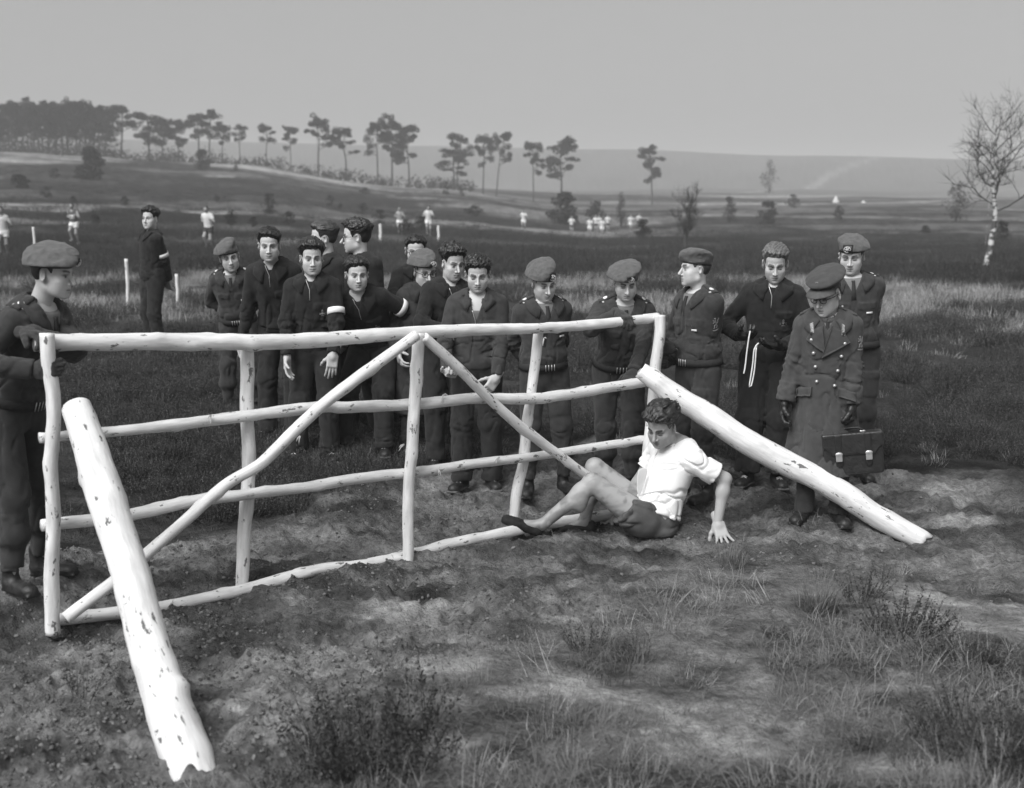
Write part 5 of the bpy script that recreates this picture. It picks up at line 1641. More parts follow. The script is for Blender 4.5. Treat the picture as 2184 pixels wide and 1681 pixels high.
# 2 the man standing alone behind
s = dict(root=stand(323, 15.2), wear='pullover', yaw=-48, hyaw=-18, hpitch=-2, H=1.82, armband='L', band_at=.20, seed=12, vz=.46, **BEHIND,
         face=dict(jaw=.95, hair=dict(top=.028, quiff=.022, wave=1.4), eyes='open', brow=.08), hvox=.005, vox=.012, tvox=.013, collar=True, zip=False, plain=True)
build_person('person', 'man with a white armband standing alone, hands behind his back, far left', s)

# 3 small soldier in a beret
s = dict(root=stand(503, 11.3), wear='battledress', hat='beret', yaw=8, hyaw=16, hpitch=10, hroll=10, H=1.64, lean=16, side=4, seed=14, py=-.08, **BEHIND,
         face=dict(wide=.97, hair=dict(side=.005), beret=dict(badge=False)), hvox=.0045, vox=.010)
build_person('person', 'youthful soldier in a tilted beret, leftmost of the close crowd', s)

# 4 dark-haired man leaning in
s = dict(root=stand(590, 10.1), wear='pullover', yaw=-6, hyaw=8, hpitch=8, H=1.82, lean=22, hf=.02, seed=21, armR=(.30, .06, .78), vz=.47, py=-.10,
         face=dict(jaw=1.08, nose=1.1, wide=.97, beard=.18, hair=dict(top=.020, quiff=.010, part=.8, comb=.5), brow=.06), emblem=True, vox=.010)
build_person('person', 'hollow-cheeked dark-haired man in a zipped dark pullover, second from the left', s)

# 5 man with armband in front
s = dict(root=stand(668, 9.55), wear='pullover', yaw=2, hyaw=14, hpitch=6, H=1.76, lean=8, armband='L', band_at=.20, emblem=True, seed=33, py=-.05,
         armR=(.20, .15, .80), armL=(-.17, .24, .79), hdirR=(.0, .15, -1), hdirL=(.12, .1, -1), palmL=(.2, -1, .1), palmR=(-.8, .3, 0), curlL=14, spreadL=1.8, curlR=20, poleR=(1, -.4, 0), poleL=(-1, -.4, 0),
         face=dict(jaw=.97, brow=.05, hair=dict(top=.030, quiff=.030, wave=.5, comb=.1)), vz=.45)
build_person('person', 'black-quiffed man in an emblem pullover and white armband, palm against his thigh', s)

# 6 man looking left, behind
s = dict(root=stand(699, 10.35), wear='pullover', yaw=-45, hyaw=-78, hpitch=0, H=1.82, seed=41, vz=.47, zip=False,
         face=dict(nose=1.05, eyes='down', hair=dict(top=.024, quiff=.018, tone='m', wave=.4, comb=0.)), vox=.011, plain=True)
build_person('person', 'man with long combed-back hair turned away to the left, in the back row', s)

# 7 man bending forward
s = dict(root=stand(784, 9.78, 1.0), wear='pullover', yaw=-8, hyaw=16, hpitch=6, H=1.84, lean=40, side=8, hf=-.02, armband='L', band_at=.185, emblem=True, seed=52, py=-.24, drop=.10, shoes='gym',
         armR=(.16, -.10, .95), armL=(-.20, -.14, .90), poleR=(.8, -.6, -.5), poleL=(-.75, -.6, -.45), handR='hidden', handL='hidden', footR=(.20, .05), footL=(-.15, .10),
         face=dict(wide=1.02, beard=.15, brow=.06, hair=dict(top=.020, quiff=.012, part=-.6, comb=.4)), vz=.46)
build_person('person', 'stooping man with a white armband on his bent arm, below the bespectacled man', s)

# 8 bespectacled man in profile
s = dict(root=stand(769, 10.25), wear='jumper', yaw=-40, hyaw=-84, hpitch=2, H=1.85, seed=61, collar=False,
         face=dict(nose=1.2, jaw=1.05, eyes='down', glasses=True, hair=dict(top=.024, quiff=.014, curly=True)), vox=.011)
build_person('person', 'tall man with thick dark spectacles in left profile, back row', s)

# 9 man peering over
s = dict(root=stand(892, 10.75), wear='pullover', yaw=8, hyaw=4, hpitch=10, H=1.71, seed=70, armR=(.02, .26, 1.20), armL=(-.02, .28, 1.17), poleR=(1, .0, -.5), poleL=(-1, .0, -.5), hdirR=(-1, .1, 0), hdirL=(1, .1, 0),
         face=dict(glasses=True, hair=dict(top=.014, quiff=.008)), vox=.011, zip=False, vz=.47, plain=True)
build_person('person', 'bespectacled man with folded arms, half hidden behind the bespectacled soldier', s)

# 10 soldier in spectacles and greatcoat
s = dict(root=stand(894, 9.95), wear='greatcoat', hat='beret', yaw=22, hyaw=24, hpitch=12, H=1.61, seed=75, vz=.50, lean=4, armR=(.22, .10, .85),
         face=dict(jaw=.9, wide=.96, glasses=True, hair=dict(side=.006), beret=dict(droop=1.0, back=-14, ride=.008)), vox=.011, topmat=mat('greatcoat_wool_dark', .040, .95, .12, var=.2, vscale=22., bump=.3, bscale=400.))
build_person('person', 'soldier in beret, dark spectacles and greatcoat in the middle of the crowd', s)

# 11 young man with wavy hair
s = dict(root=stand(950, 9.60), wear='pullover', yaw=18, hyaw=30, hpitch=12, H=1.77, seed=83, lean=8, py=-.04, armR=(.02, .26, 1.08), armL=(-.02, .27, 1.04), poleR=(1, .1, -.5), poleL=(-1, .1, -.5), hdirR=(-1, .2, 0), hdirL=(1, .2, 0), handL='hidden',
         face=dict(jaw=.92, wide=.95, nose=1.1, mouth=.0015, hair=dict(top=.030, quiff=.026, wave=1.6, comb=.6)), vz=.42, emblem=True)
build_person('person', 'open-mouthed youth with wavy dark hair, left of the curly-haired man', s)

# 12 curly-haired man
s = dict(root=stand(1015, 9.20), wear='pullover', topmat=M_KNITG, yaw=-4, hyaw=2, hpitch=16, H=1.80, seed=91, lean=7, py=-.03, vz=.345, vw=.34, shz=.455, shirtmat=mat('grey_vest', .13, .9, .2),
         armR=(.19, .24, .93), armL=(-.17, .20, .80), poleR=(1, -.8, -.2), poleL=(-1, -.6, 0), hdirR=(-.35, .9, -.2), palmR=(-.3, .2, 1), curlR=48, hdirL=(.55, .35, -.8), palmL=(.5, -.9, .1), curlL=38,
         face=dict(jaw=1.02, wide=.98, eyes='down', brow=.12, beard=.12, ear=1.08, hair=dict(top=.022, quiff=.008, curly=True, line=.082, tone='d')), plain=False, vox=.0085, hvox=.0038)
PCURLY, JC, _ = build_person('person', 'curly-haired man in a grey zip-neck pullover behind the gate', s)

# 13 soldier looking down
s = dict(root=stand(1160, 9.05), wear='battledress', hat='beret', yaw=12, hyaw=18, hpitch=20, hroll=4, H=1.74, seed=101, lean=4, **BEHIND,
         face=dict(jaw=.95, eyes='down', brow=.07, hair=dict(side=.006), beret=dict(big=1.0)), vox=.0085, hvox=.0038)
build_person('person', 'soldier in a beret looking down, behind the gate post beside the curly-haired man', s)

# 14 soldier holding the rails
s = dict(root=stand(1318, 9.05, .3), wear='battledress', hat='beret', yaw=4, hyaw=2, hpitch=22, H=1.80, seed=110, lean=20, py=-.05, gloves='knit',
         armR={'w': gw(1318, 672, -.075)}, armL={'w': gw(1352, 792, -.06)}, poleR=(1.0, .15, -.75), poleL=(-1.0, -.1, -.3),
         hdirR=(-.45, .80, -.25), palmR=(.1, -.15, -1), curlR=52, hdirL=(.55, .62, -.55), palmL=(.0, -.3, -1), curlL=56,
         face=dict(jaw=1.0, eyes='down', brow=.10, mouth=.001, hair=dict(side=.006), beret=dict(droop=.6, big=1.08, back=-4)), vox=.0085, hvox=.0038)
build_person('person', "soldier in a beret leaning over the gate with both gloved hands on its rails", s)

# 15 soldier facing left at the right end
s = dict(root=stand(1494, 8.80), wear='battledress', hat='beret', yaw=-58, hyaw=-80, hpitch=-2, H=1.83, seed=118, lean=3, gloves='knit', lion='L', lion_out=(.15, -1, .1),
         armL={'w': gw(1438, 742, .00)}, armR={'w': gw(1428, 768, -.10)}, poleL=(-.25, -1, -.45), poleR=(.8, -.3, -.8),
         hdirL=(.10, 1, .1), palmL=(1, .1, 0), curlL=60, hdirR=(-.1, 1, 0), palmR=(-1, 0, 0), curlR=60,
         face=dict(nose=1.1, wide=.96, eyes='down', hair=dict(side=.006, tone='m'), beret=dict(droop=.5, back=4, fwd=.005, badge=False)), vox=.0085, hvox=.0038)
P15, J15, _ = build_person('person', "soldier in left profile with a lion badge on his sleeve, gripping the gate's right post", s)

# 16 man with the cords
s = dict(root=stand(1644, 9.08), wear='pullover', yaw=-14, hyaw=-10, hpitch=20, H=1.84, seed=127, lean=5, gloves='leather', emblem=True, vz=.45, bag=.040, cuffz=.10,
         armR={'w': W_(1578, 716, 8.86)}, armL={'w': W_(1672, 738, 8.84)}, poleR=(1, -.6, -.7), poleL=(-1, -.6, -.6), hdirR=(-.7, .8, .1), palmR=(0, -.5, 1), curlR=35, hdirL=(.95, .5, .05), palmL=(0, -.3, 1), curlL=20,
         face=dict(jaw=1.05, wide=1.04, eyes='down', brow=.25, hair=dict(top=.018, quiff=.014, tone='f', wave=.4, comb=.4, part=.5)), vox=.009, hvox=.0038)
P16, J16, _ = build_person('person', 'smiling fair-haired man in a dark zip-neck pullover looking at cords', s)

# 18 soldier at the back right
s = dict(root=stand(1824, 9.15), wear='battledress', hat='beret', yaw=-6, hyaw=-22, hpitch=14, H=1.86, seed=139, lion='L', lion_out=(.6, -1, .1), **BEHIND,
         face=dict(jaw=.97, eyes='down', brow=.05, hair=dict(side=.006), beret=dict(droop=-.55, big=.95, back=-12, ride=.004)), vox=.009, hvox=.0038)
build_person('person', 'dark-browed soldier in a beret at the back, behind the overcoated officer', s)

# 17 officer in the overcoat
s = dict(root=stand(1764, 8.30, 1.2), wear='greatcoat', hat='cap', yaw=-16, hyaw=-42, hpitch=17, H=1.72, seed=131, lean=7, hs=1.06, side=0, twist=0, gloves='leather', lion='L', lion_out=(.6, -1, .1),
         armR=(.27, .10, .80), armL={'w': W_(1817, 897, 8.12)}, poleR=(.6, -1, 0), poleL=(-.6, -1, 0), curlL=62, curlR=30, hdirL=(.0, .1, -1), palmL=(1, .0, 0), thumbL=10,
         face=dict(jaw=.95, nose=1.1, beard=.05, eyes='down', brow=.2, hair=dict(side=.004, tone='m')), vox=.0085, hvox=.0038, fat=1.02)
P17, J17, S17 = build_person('person', 'officer in a peaked cap and double-breasted overcoat carrying a briefcase', s)
coat = [o for o in P17.children if o.name.startswith('greatcoat')][0]
T, RsO = J17['T'], J17['Rs']
def patch(surf, J, cor, nu, nv, thick, lift=.002):
    """a thin cloth piece between four corners given in trunk coordinates (across, up)"""
    Rs_, T_ = J['Rs'], J['T']
    c = np.array(cor, float); P = []
    for u in np.linspace(0, 1, nu):
        for v in np.linspace(0, 1, nv):
            x, z = (c[0] * (1 - u) + c[1] * u) * (1 - v) + (c[3] * (1 - u) + c[2] * u) * v
            P.append(T_(x, .30, z))
    B = drop_on(surf, np.array(P), np.repeat(-Rs_[:, 1][None], len(P), 0), lift)
    Tn = B + surf.n * thick
    V = np.concatenate([B, Tn]); n = len(B); Fq = []
    idx = lambda i, j: i * nv + j
    for i in range(nu - 1):
        for j in range(nv - 1):
            a, b, c_, d = idx(i, j), idx(i + 1, j), idx(i + 1, j + 1), idx(i, j + 1)
            Fq += [(a + n, b + n, c_ + n, d + n), (d, c_, b, a)]
    for i in range(nu - 1):
        for j in (0, nv - 1):
            a, b = idx(i, j), idx(i + 1, j); Fq.append((a, b, b + n, a + n))
    for j in range(nv - 1):
        for i in (0, nu - 1):
            a, b = idx(i, j), idx(i, j + 1); Fq.append((a, b, b + n, a + n))
    return V, np.array(Fq)
for cor in (((.030, .475), (.105, .435), (.135, .375), (.005, .285)), ((-.030, .475), (-.105, .435), (-.150, .360), (.035, .255))):
    V, Fq = patch(S17, J17, cor, 9, 9, .015, .004)
    link('lapel', make_mesh('lapel', V, Fq), M_COAT, coat)
for cor in (((.090, .490), (.112, .478), (.100, .418), (.080, .425)), ((-.088, .485), (-.110, .475), (-.112, .405), (-.090, .412))):
    V, Fq = patch(S17, J17, cor, 4, 5, .004, .016)
    link('collar_tab', make_mesh('collar_tab', V, Fq, False), mat('collar_tab', .30, .8, .2, var=.5, vscale=90.), coat)
for q, (x, z) in enumerate(((.100, .375), (-.115, .355), (.085, .285), (-.100, .265), (.070, .190), (-.078, .165), (.058, .085), (-.060, .060))):
    p = drop_on(S17, T(x, .3, z)[None], -RsO[:, 1][None], .006 if z < .3 else .014)[0]
    V, Fq = polygonise(lambda P: ell(P, p, (.0125, .0125, .0125)), p - .03, p + .03, .005)
    link('button', make_mesh('button', V, Fq), M_METAL, coat)
for sg in (-1, 1):
    V, Fq = patch(S17, J17, ((sg * .085, .045), (sg * .200, .015), (sg * .205, -.045), (sg * .092, -.018)), 7, 5, .015, .004)
    link('pocket_flap', make_mesh('pocket_flap', V, Fq), M_COAT, coat)
    ux = nrm(T(sg * .172, 0, .5) - T(sg * .08, 0, .53))
    V, Fq = slab(S17, T(sg * .130, -.012, .62), ux, -RsO[:, 1], .125, .055, .006, -RsO[:, 2], 6, 4, lift=.003)
    e = link('epaulette', make_mesh('epaulette', V, Fq), M_COAT, coat)
    p = drop_on(S17, T(sg * .088, -.012, .64)[None], -RsO[:, 2][None], .010)[0]
    V, Fq = polygonise(lambda P: ell(P, p, (.010, .010, .010)), p - .025, p + .025, .005)
    link('epaulette_button', make_mesh('epaulette_button', V, Fq), M_METAL, e)
# scarf at the neck and the spectacles
sc = np.array([T(math.sin(a) * .072, -.005 + math.cos(a) * .078, .515 - .018 * math.cos(a)) for a in np.linspace(0, 2 * math.pi, 17)])
link('scarf', make_mesh('scarf', *tube(sc, .026, 8, False, .1, 3)), mat('scarf_wool', .09, .95, .1, var=.2, vscale=40., bump=.3, bscale=200.), P17)
glasses(P17, J17)
# peaked cap
Rh, hc = J17['Rh'].astype(np.float32), J17['head'].astype(np.float32)
def cap_f(P):
    d = np.maximum((np.hypot(P[:, 0] / .084, (P[:, 1] + .014) / .107) - 1) * .085, np.abs(P[:, 2] - .078 - .10 * P[:, 1]) - .026)
    tp = ell(P, (0, -.010, .118), (.128, .140, .032), Rx(rad(-14)))
    return smin(d, tp, .014) + fbm(P, 20., 4., 2) * .004
V, Fq = polygonise(cap_f, (-.15, -.17, .02), (.15, .15, .19), .006)
pc = link('peaked_cap', make_mesh('peaked_cap', V @ Rh.T + hc, Fq), M_COAT, P17)
vs_, vf_ = [], []
for i, a in enumerate(np.linspace(-1.15, 1.15, 15)):
    for j, q in enumerate(np.linspace(0, 1, 5)):
        ext = .074 * math.cos(a * .95) ** .6 * q
        vs_.append((math.sin(a) * (.085 + ext * .55), -.014 + math.cos(a) * (.108 + ext), .058 + .009 * math.cos(a) - ext * .45 - .012 * math.sin(a) ** 2 * q))
n_ = 5
vf_ = [(i * n_ + j, i * n_ + j + 1, (i + 1) * n_ + j + 1, (i + 1) * n_ + j) for i in range(14) for j in range(4)]
o = link('visor', make_mesh('visor', np.array(vs_, dtype=np.float32) @ Rh.T + hc, np.array(vf_)), mat('visor_cloth', .085, .8, .25, var=.15, vscale=40.), pc); solidify(o, .006)
st = np.array([(math.sin(a) * .089, -.014 + math.cos(a) * .113, .062 + .010 * math.cos(a)) for a in np.linspace(-1.3, 1.3, 15)], dtype=np.float32)
link('chin_strap', make_mesh('chin_strap', *tube(st @ Rh.T + hc, .0045, 6)), M_LEATHER, pc)
bd = np.array([(x * .016, .098 + .004 * (1 - abs(x)), .098 + z * .018) for x, z in ((-1, .2), (-.4, 1), (.4, 1), (1, .2), (.5, -1), (-.5, -1))], dtype=np.float32)
link('cap_badge', make_mesh('cap_badge', *tube(np.concatenate([bd, bd[:1]]) @ Rh.T + hc, .004, 5, False)), mat('dull_brass', .16, .5, .5), pc)

# the briefcase
bc = W_(1818, 968, 8.10); yb = rad(-7)
BC = empty('briefcase', (bc[0], bc[1], bc[2] - .14), "dark leather briefcase with two bright clasps in the officer's gloved hand", 'briefcase')
RB = Rz(yb) @ Ry(rad(-6))
def bcp(name, f, lo, hi, vox, m, par=BC):
    V, Fq = polygonise(f, lo, hi, vox); V = V @ RB.T.astype(np.float32) + A3(0, 0, .14)
    return link(name, make_mesh(name, V, Fq), m, par)
M_CASE = mat('case_leather', .022, .38, .5, var=.35, vscale=16., bump=.35, bscale=55.)
bcp('case', lambda P: smax(rbox(P, (0, 0, 0), (.198, .060, .135), .022), -(np.abs(P[:, 0]) * 0 + (P[:, 1] + .075 + .02 * (P[:, 2] / .135) ** 2)), .01), (-.24, -.10, -.17), (.24, .10, .17), .008, M_CASE)
def flap_f(P):
    w = .196 + .004 * P[:, 2]
    low = .005 + .05 * sstep(.13, .19, np.abs(P[:, 0])) - .030 * np.exp(-((np.abs(P[:, 0]) - .100) / .035) ** 2)
    a = rbox(P, (0, -.064, .078), (.202, .006, .075), .005)
    a = np.maximum(a, (low - P[:, 2]) * .8)
    return np.minimum(a, rbox(P, (0, -.005, .140), (.202, .065, .009), .008))
flap = bcp('flap', flap_f, (-.24, -.10, -.05), (.24, .10, .17), .007, M_CASE)
for sx in (-.098, .098):
    stp = bcp('strap', lambda P: np.minimum(rbox(P, (sx, -.070, .050), (.024, .005, .100), .004), ell(P, (sx, -.066, -.050), (.026, .006, .03))), (sx - .05, -.09, -.1), (sx + .05, -.05, .17), .006, M_LEATHER)
    lk = bcp('clasp', lambda P: np.minimum(rbox(P, (sx, -.079, -.012), (.022, .006, .022), .004), ell(P, (sx, -.080, .018), (.026, .008, .016))), (sx - .04, -.1, -.05), (sx + .04, -.06, .05), .005, M_METAL)
hd_ = np.array([(-.075, 0, .140), (-.072, 0, .162), (-.045, 0, .176), (0, 0, .178), (.045, 0, .176), (.072, 0, .162), (.075, 0, .140)])
hv2, hf2 = tube(smooth_line(hd_, 15), .0085, 8)
link('handle', make_mesh('handle', hv2 @ RB.T.astype(np.float32) + A3(0, 0, .14), hf2), M_LEATHER, BC)
for sx in (-.075, .075):
    bcp('handle_ring', lambda P: rbox(P, (sx, 0, .152), (.020, .010, .006), .004), (sx - .04, -.03, .13), (sx + .04, .03, .17), .005, M_METAL)

# the cords the fair-haired man looks at
def cord(label, pts):
    P = np.array([W_(*p) for p in pts]); b = P[-1].copy()
    o = link('cord', make_mesh('cord', *tube(smooth_line(P - b, 24), .0052, 7)), M_WHITE); o.location = b
    tag(o, label, 'cord')
cord("single white cord hanging from the fair-haired man's right hand", [(1600, 706, 8.69), (1597, 722, 8.68), (1593, 750, 8.68), (1589, 785, 8.68), (1586, 797, 8.68)])
cord("doubled white cord hanging from the fair-haired man's left hand", [(1618, 732, 8.67), (1609, 744, 8.66), (1605, 780, 8.67), (1598, 826, 8.67), (1602, 824, 8.67), (1609, 790, 8.67), (1613, 742, 8.66)])

# ------------------------------------------------------------------ the fallen runner
def build_fallen():
    J = {'k': 1.06}
    pel = W_(1394, 1100, 8.13); neck = W_(1444, 956, 8.18)
    f = np.array([-.86, -.51, .0]); u = nrm(neck - pel); f = nrm(f - u * (f @ u)); r = np.cross(f, u)
    J['Rs'] = np.array([r, f, u]).T; J['pel'] = pel; J['neck'] = neck
    J['T'] = lambda x, y, z: pel + J['Rs'] @ np.array([x, y, z]) * 1.06
    J['B'] = facing(-48)
    J['shR'], J['shL'] = J['T'](.160, .0, .405), J['T'](-.180, -.01, .425)
    J['elL'], J['wrL'] = W_(1546, 1022, 8.02), W_(1531, 1112, 7.96)
    J['wrR'] = W_(1308, 1100, 8.42); J['elR'], _ = ik(J['shR'], J['wrR'], .285, .27, (.3, .6, -.2))
    J['hipL'], J['hipR'] = W_(1376, 1112, 8.03), W_(1384, 1098, 8.22)
    J['knL'], J['anL'] = W_(1264, 1030, 8.00), W_(1156, 1120, 7.96)
    J['knR'], J['anR'] = W_(1270, 997, 8.24), W_(1246, 1116, 8.20)
    J['Rh'] = facing(-34) @ Ry(rad(-4)) @ Rx(rad(-24))
    J['head'] = W_(1411, 910, 8.08)
    base = pel.copy(); base[2] = gz(pel[0], pel[1])
    root = empty('person', base, 'runner in a torn white shirt and shorts fallen beside the gate', 'person')
    h = dict(jaw=1.06, wide=1.02, nose=1.0, eyes='down', brow=.05, beard=.10, hair=dict(top=.034, quiff=.026, wave=1.8, comb=.4, tone='m', side=.009))
    Rh, hc = J['Rh'].astype(np.float32), J['head'].astype(np.float32)
    nb = (Rh.T @ (neck - u * .04 - hc)).astype(np.float32)
    V, Fq = polygonise(lambda P: face_sdf(P, nb, h), (-.115, -.15, min(-.15, nb[2]) - .04), (.115, .145, .14), .0036)
    parts = [(V @ Rh.T * 1.06 + hc, Fq)]; tones = [face_tone(V, h)]
    def bodyf(P):
        d = torso_d(torso_q(P, J)) * 1.06
        for sd in 'RL':
            S, E, W = J['sh' + sd], J['el' + sd], J['wr' + sd]
            a = smin(cap(P, S, E, .056, .045), cap(P, E, W, .045, .031), .02)
            a = smin(a, ell(P, E * .7 + W * .3, (.044, .044, .05)), .03)
            d = smin(d, a, .03)
            Hp, Kn, An = J['hip' + sd], J['kn' + sd], J['an' + sd]
            th = cap(P, Hp, Kn, .112, .064)
            ax = nrm(An - Kn); back = nrm(np.cross(np.cross(Kn - Hp, ax), ax)) * -1
            cv = Kn + ax * .13
            bk = nrm(Hp - (Kn + ax * ((Hp - Kn) @ ax)))
            sh = smin(cap(P, Kn, An, .055, .039), ell(P, cv + bk * .026, (.054, .054, .10)), .05)
            kn = ell(P, Kn - bk * .012, (.056, .056, .058))
            l = smin(smin(th, sh, .025), kn, .025)
            d = smin(d, l, .03)
            tf = J['toe' + sd] if 'toe' + sd in J else None
            if tf is not None: d = smin(d, cap(P, An, An * .5 + tf * .5, .034, .030), .03)
        return d + .0012 * vnoise(P, 40., 2.)
    J['toeL'], J['toeR'] = W_(1082, 1116, 7.95), W_(1178, 1134, 8.16)
    allp = np.array([J[q] for q in ('anR', 'anL', 'knR', 'knL', 'elL', 'elR', 'wrL', 'wrR', 'shL', 'shR', 'toeL', 'toeR', 'pel')])
    V, Fq = polygonise(bodyf, allp.min(0) - .16, allp.max(0) + .16, .0085)
    z0 = base[2]
    dirt = sstep(.05, .6, fbm(V @ _RM[2], (5, 12, 9), 3., 4)) * .50 + sstep(.1, .7, fbm(V @ _RM[1], (30, 9, 20), 6., 3)) * .25
    leg = (V[:, 0] < J['hipL'][0]).astype(float)
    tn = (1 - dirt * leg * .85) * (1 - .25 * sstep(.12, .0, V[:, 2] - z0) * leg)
    parts.append((V, Fq)); tones.append(tn)
    V, Fq = hand_vf(J['wrL'] + (J['wrL'] - J['elL']) * .03, (.22, -.62, -.75), (.1, .75, -.62), False, [-13, -14, -14, -12], 5.5, 0, 2, scale=1.12)
    parts.append((V, Fq)); tones.append(np.ones(len(V)))
    V, Fq = hand_vf(J['wrR'], (-.75, -.25, -.45), (0, .1, -1), True, [22, 26, 28, 30], 1.2, 0, 10)
    parts.append((V, Fq)); tones.append(np.ones(len(V)) * .9)
    V, Fq = join_vf(parts)
    me = make_mesh('body', V - base.astype(np.float32), Fq); tone_attr(me, np.concatenate(tones))
    link('body', me, mat('runner_skin', .36, .5, .35, attr=True, bump=.10, bscale=220., sss=.12), root)
    V, Fq = polygonise(lambda P: hair_sdf(P, h), (-.13, -.155, -.10), (.13, .14, .185), .0036)
    link('hair', make_mesh('hair', V @ Rh.T * 1.06 + hc - base.astype(np.float32), Fq), M_HAIRD, root)
    def shirt(P):
        Q = torso_q(P, J)
        d = torso_d(Q, .95) * 1.06 - .022 - .014 * sstep(.3, .08, Q[:, 2])
        d = smax(d, .035 - Q[:, 2] + .03 * Q[:, 0] + .02 * vnoise(P, 14., 3.), .006)
        d = smax(d, -ell(Q, (0, .012, .560), (.084, .085, .105)), .008)
        for sd, ln in (('R', .55), ('L', .62)):
            S, E = J['sh' + sd], J['el' + sd]; ax = nrm(E - S).astype(np.float32)
            a = cap(P, S, E, .080, .084)
            a = smax(a, (P - S.astype(np.float32)) @ ax - .285 * ln, .006)
            d = smin(d, a, .045)
        n = crease(Q @ Ry(.35).astype(np.float32), (4, 4, 15), 7, .04, .16) * .020 * np.exp(-((Q[:, 2] - .17) / .17) ** 2) + crease(Q @ Ry(-.3).astype(np.float32), (5, 5, 11), 3, .04, .14) * .013 + vnoise(Q @ _RM[1], 8., 4.) * .009
        sw = J['shL'].astype(np.float32)
        n = n + crease(P, (13, 13, 8), 5, .04, .15) * .014 * np.exp(-((P - sw) ** 2).sum(1) / .14 ** 2)
        return d + n
    V, Fq = polygonise(shirt, allp.min(0) - .1, J['neck'] + .45, .0062)
    o = link('shirt', make_mesh('shirt', V - base.astype(np.float32), Fq), mat('white_shirt', .78, .9, .2, var=.05, vscale=12., bump=.15, bscale=240.), root)
    # torn flap hanging from the chest
    c0 = J['T'](.10, .16, .32)
    fl = np.array([W_(*q) for q in ((1376, 996, 8.06), (1360, 999, 8.03), (1359, 1016, 8.02), (1357, 1040, 8.02), (1362, 1066, 8.03), (1369, 1047, 8.04), (1377, 1022, 8.06), (1384, 1002, 8.08))]) - base
    cen = fl.mean(0)
    V = np.concatenate([fl, [cen]]); Fq = np.array([(i, (i + 1) % 8, (i + 2) % 8, 8) for i in range(0, 8, 2)])
    t_ = link('torn_flap', make_mesh('torn_flap', V, Fq), MATS['white_shirt'], o); solidify(t_, .005)
    sb = t_.modifiers.new('soft', 'SUBSURF'); sb.levels = sb.render_levels = 2
    def shorts(P):
        Q = torso_q(P, J)
        d = ell(Q, (0, -.012, -.04), (.184, .145, .155)) * 1.06
        for sd, ln in (('R', .42), ('L', .40)):
            Hp, Kn = J['hip' + sd], J['kn' + sd]; ax = nrm(Kn - Hp).astype(np.float32)
            a = cap(P, Hp, Kn, .134, .128)
            a = smax(a, (P - Hp.astype(np.float32)) @ ax - ln * .44 - .012 * vnoise(P, 20., 3.), .005)
            d = smin(d, a, .04)
        d = smax(d, Q[:, 2] - .075, .008)
        d = d - .006 * sstep(.048, .054, Q[:, 2])
        n = crease(P, (9, 9, 9), 4, .08, .34) * .013 + vnoise(P @ _RM[2], 11., 2.) * .009
        d = d + n
        return smax(d, base[2] + .004 - P[:, 2], .012)
    V, Fq = polygonise(shorts, pel - .36, pel + .36, .0075)
    link('shorts', make_mesh('shorts', V - base.astype(np.float32), Fq), mat('dark_shorts', .085, .85, .25, var=.2, vscale=14., bump=.2, bscale=240.), root)
    for sd, heel, toe in (('L', W_(1148, 1140, 7.96), W_(1070, 1108, 7.95)), ('R', W_(1262, 1132, 8.20), W_(1176, 1136, 8.15))):
        ax = nrm(toe - heel); up = nrm(J['kn' + sd] - J['an' + sd]); up = nrm(up - ax * (up @ ax)); sx = np.cross(ax, up)
        R = np.array([sx, ax, up]).T; L = np.linalg.norm(toe - heel)
        an = R.T @ (J['an' + sd] - heel)
        def sf(P):
            d = cap(P, (0, .02, .022), (0, L - .03, .008), .040, .034)
            d = smin(d, cap(P, (0, .015, .03), (0, .015, .060), .036, .034), .02)
            d = smin(d, ell(P, (0, L * .62, .018), (.043, .075, .030)), .02)
            d = smax(d, -.022 - P[:, 2], .004)
            d = smax(d, P[:, 2] - .070, .004)
            return smax(d, -ell(P, (0, an[1] + .045, .085), (.036, .062, .040)), .006) + .0018 * vnoise(P, 60., 1.)
        V, Fq = polygonise(sf, (-.07, -.06, -.05), (.07, L + .05, .1), .006)
        link('shoe', make_mesh('shoe', V @ R.T.astype(np.float32) + (heel - base).astype(np.float32), Fq), mat('canvas_shoe', .022, .85, .2, var=.4, vscale=25., bump=.3, bscale=150.), root)
    return root, J
build_fallen()

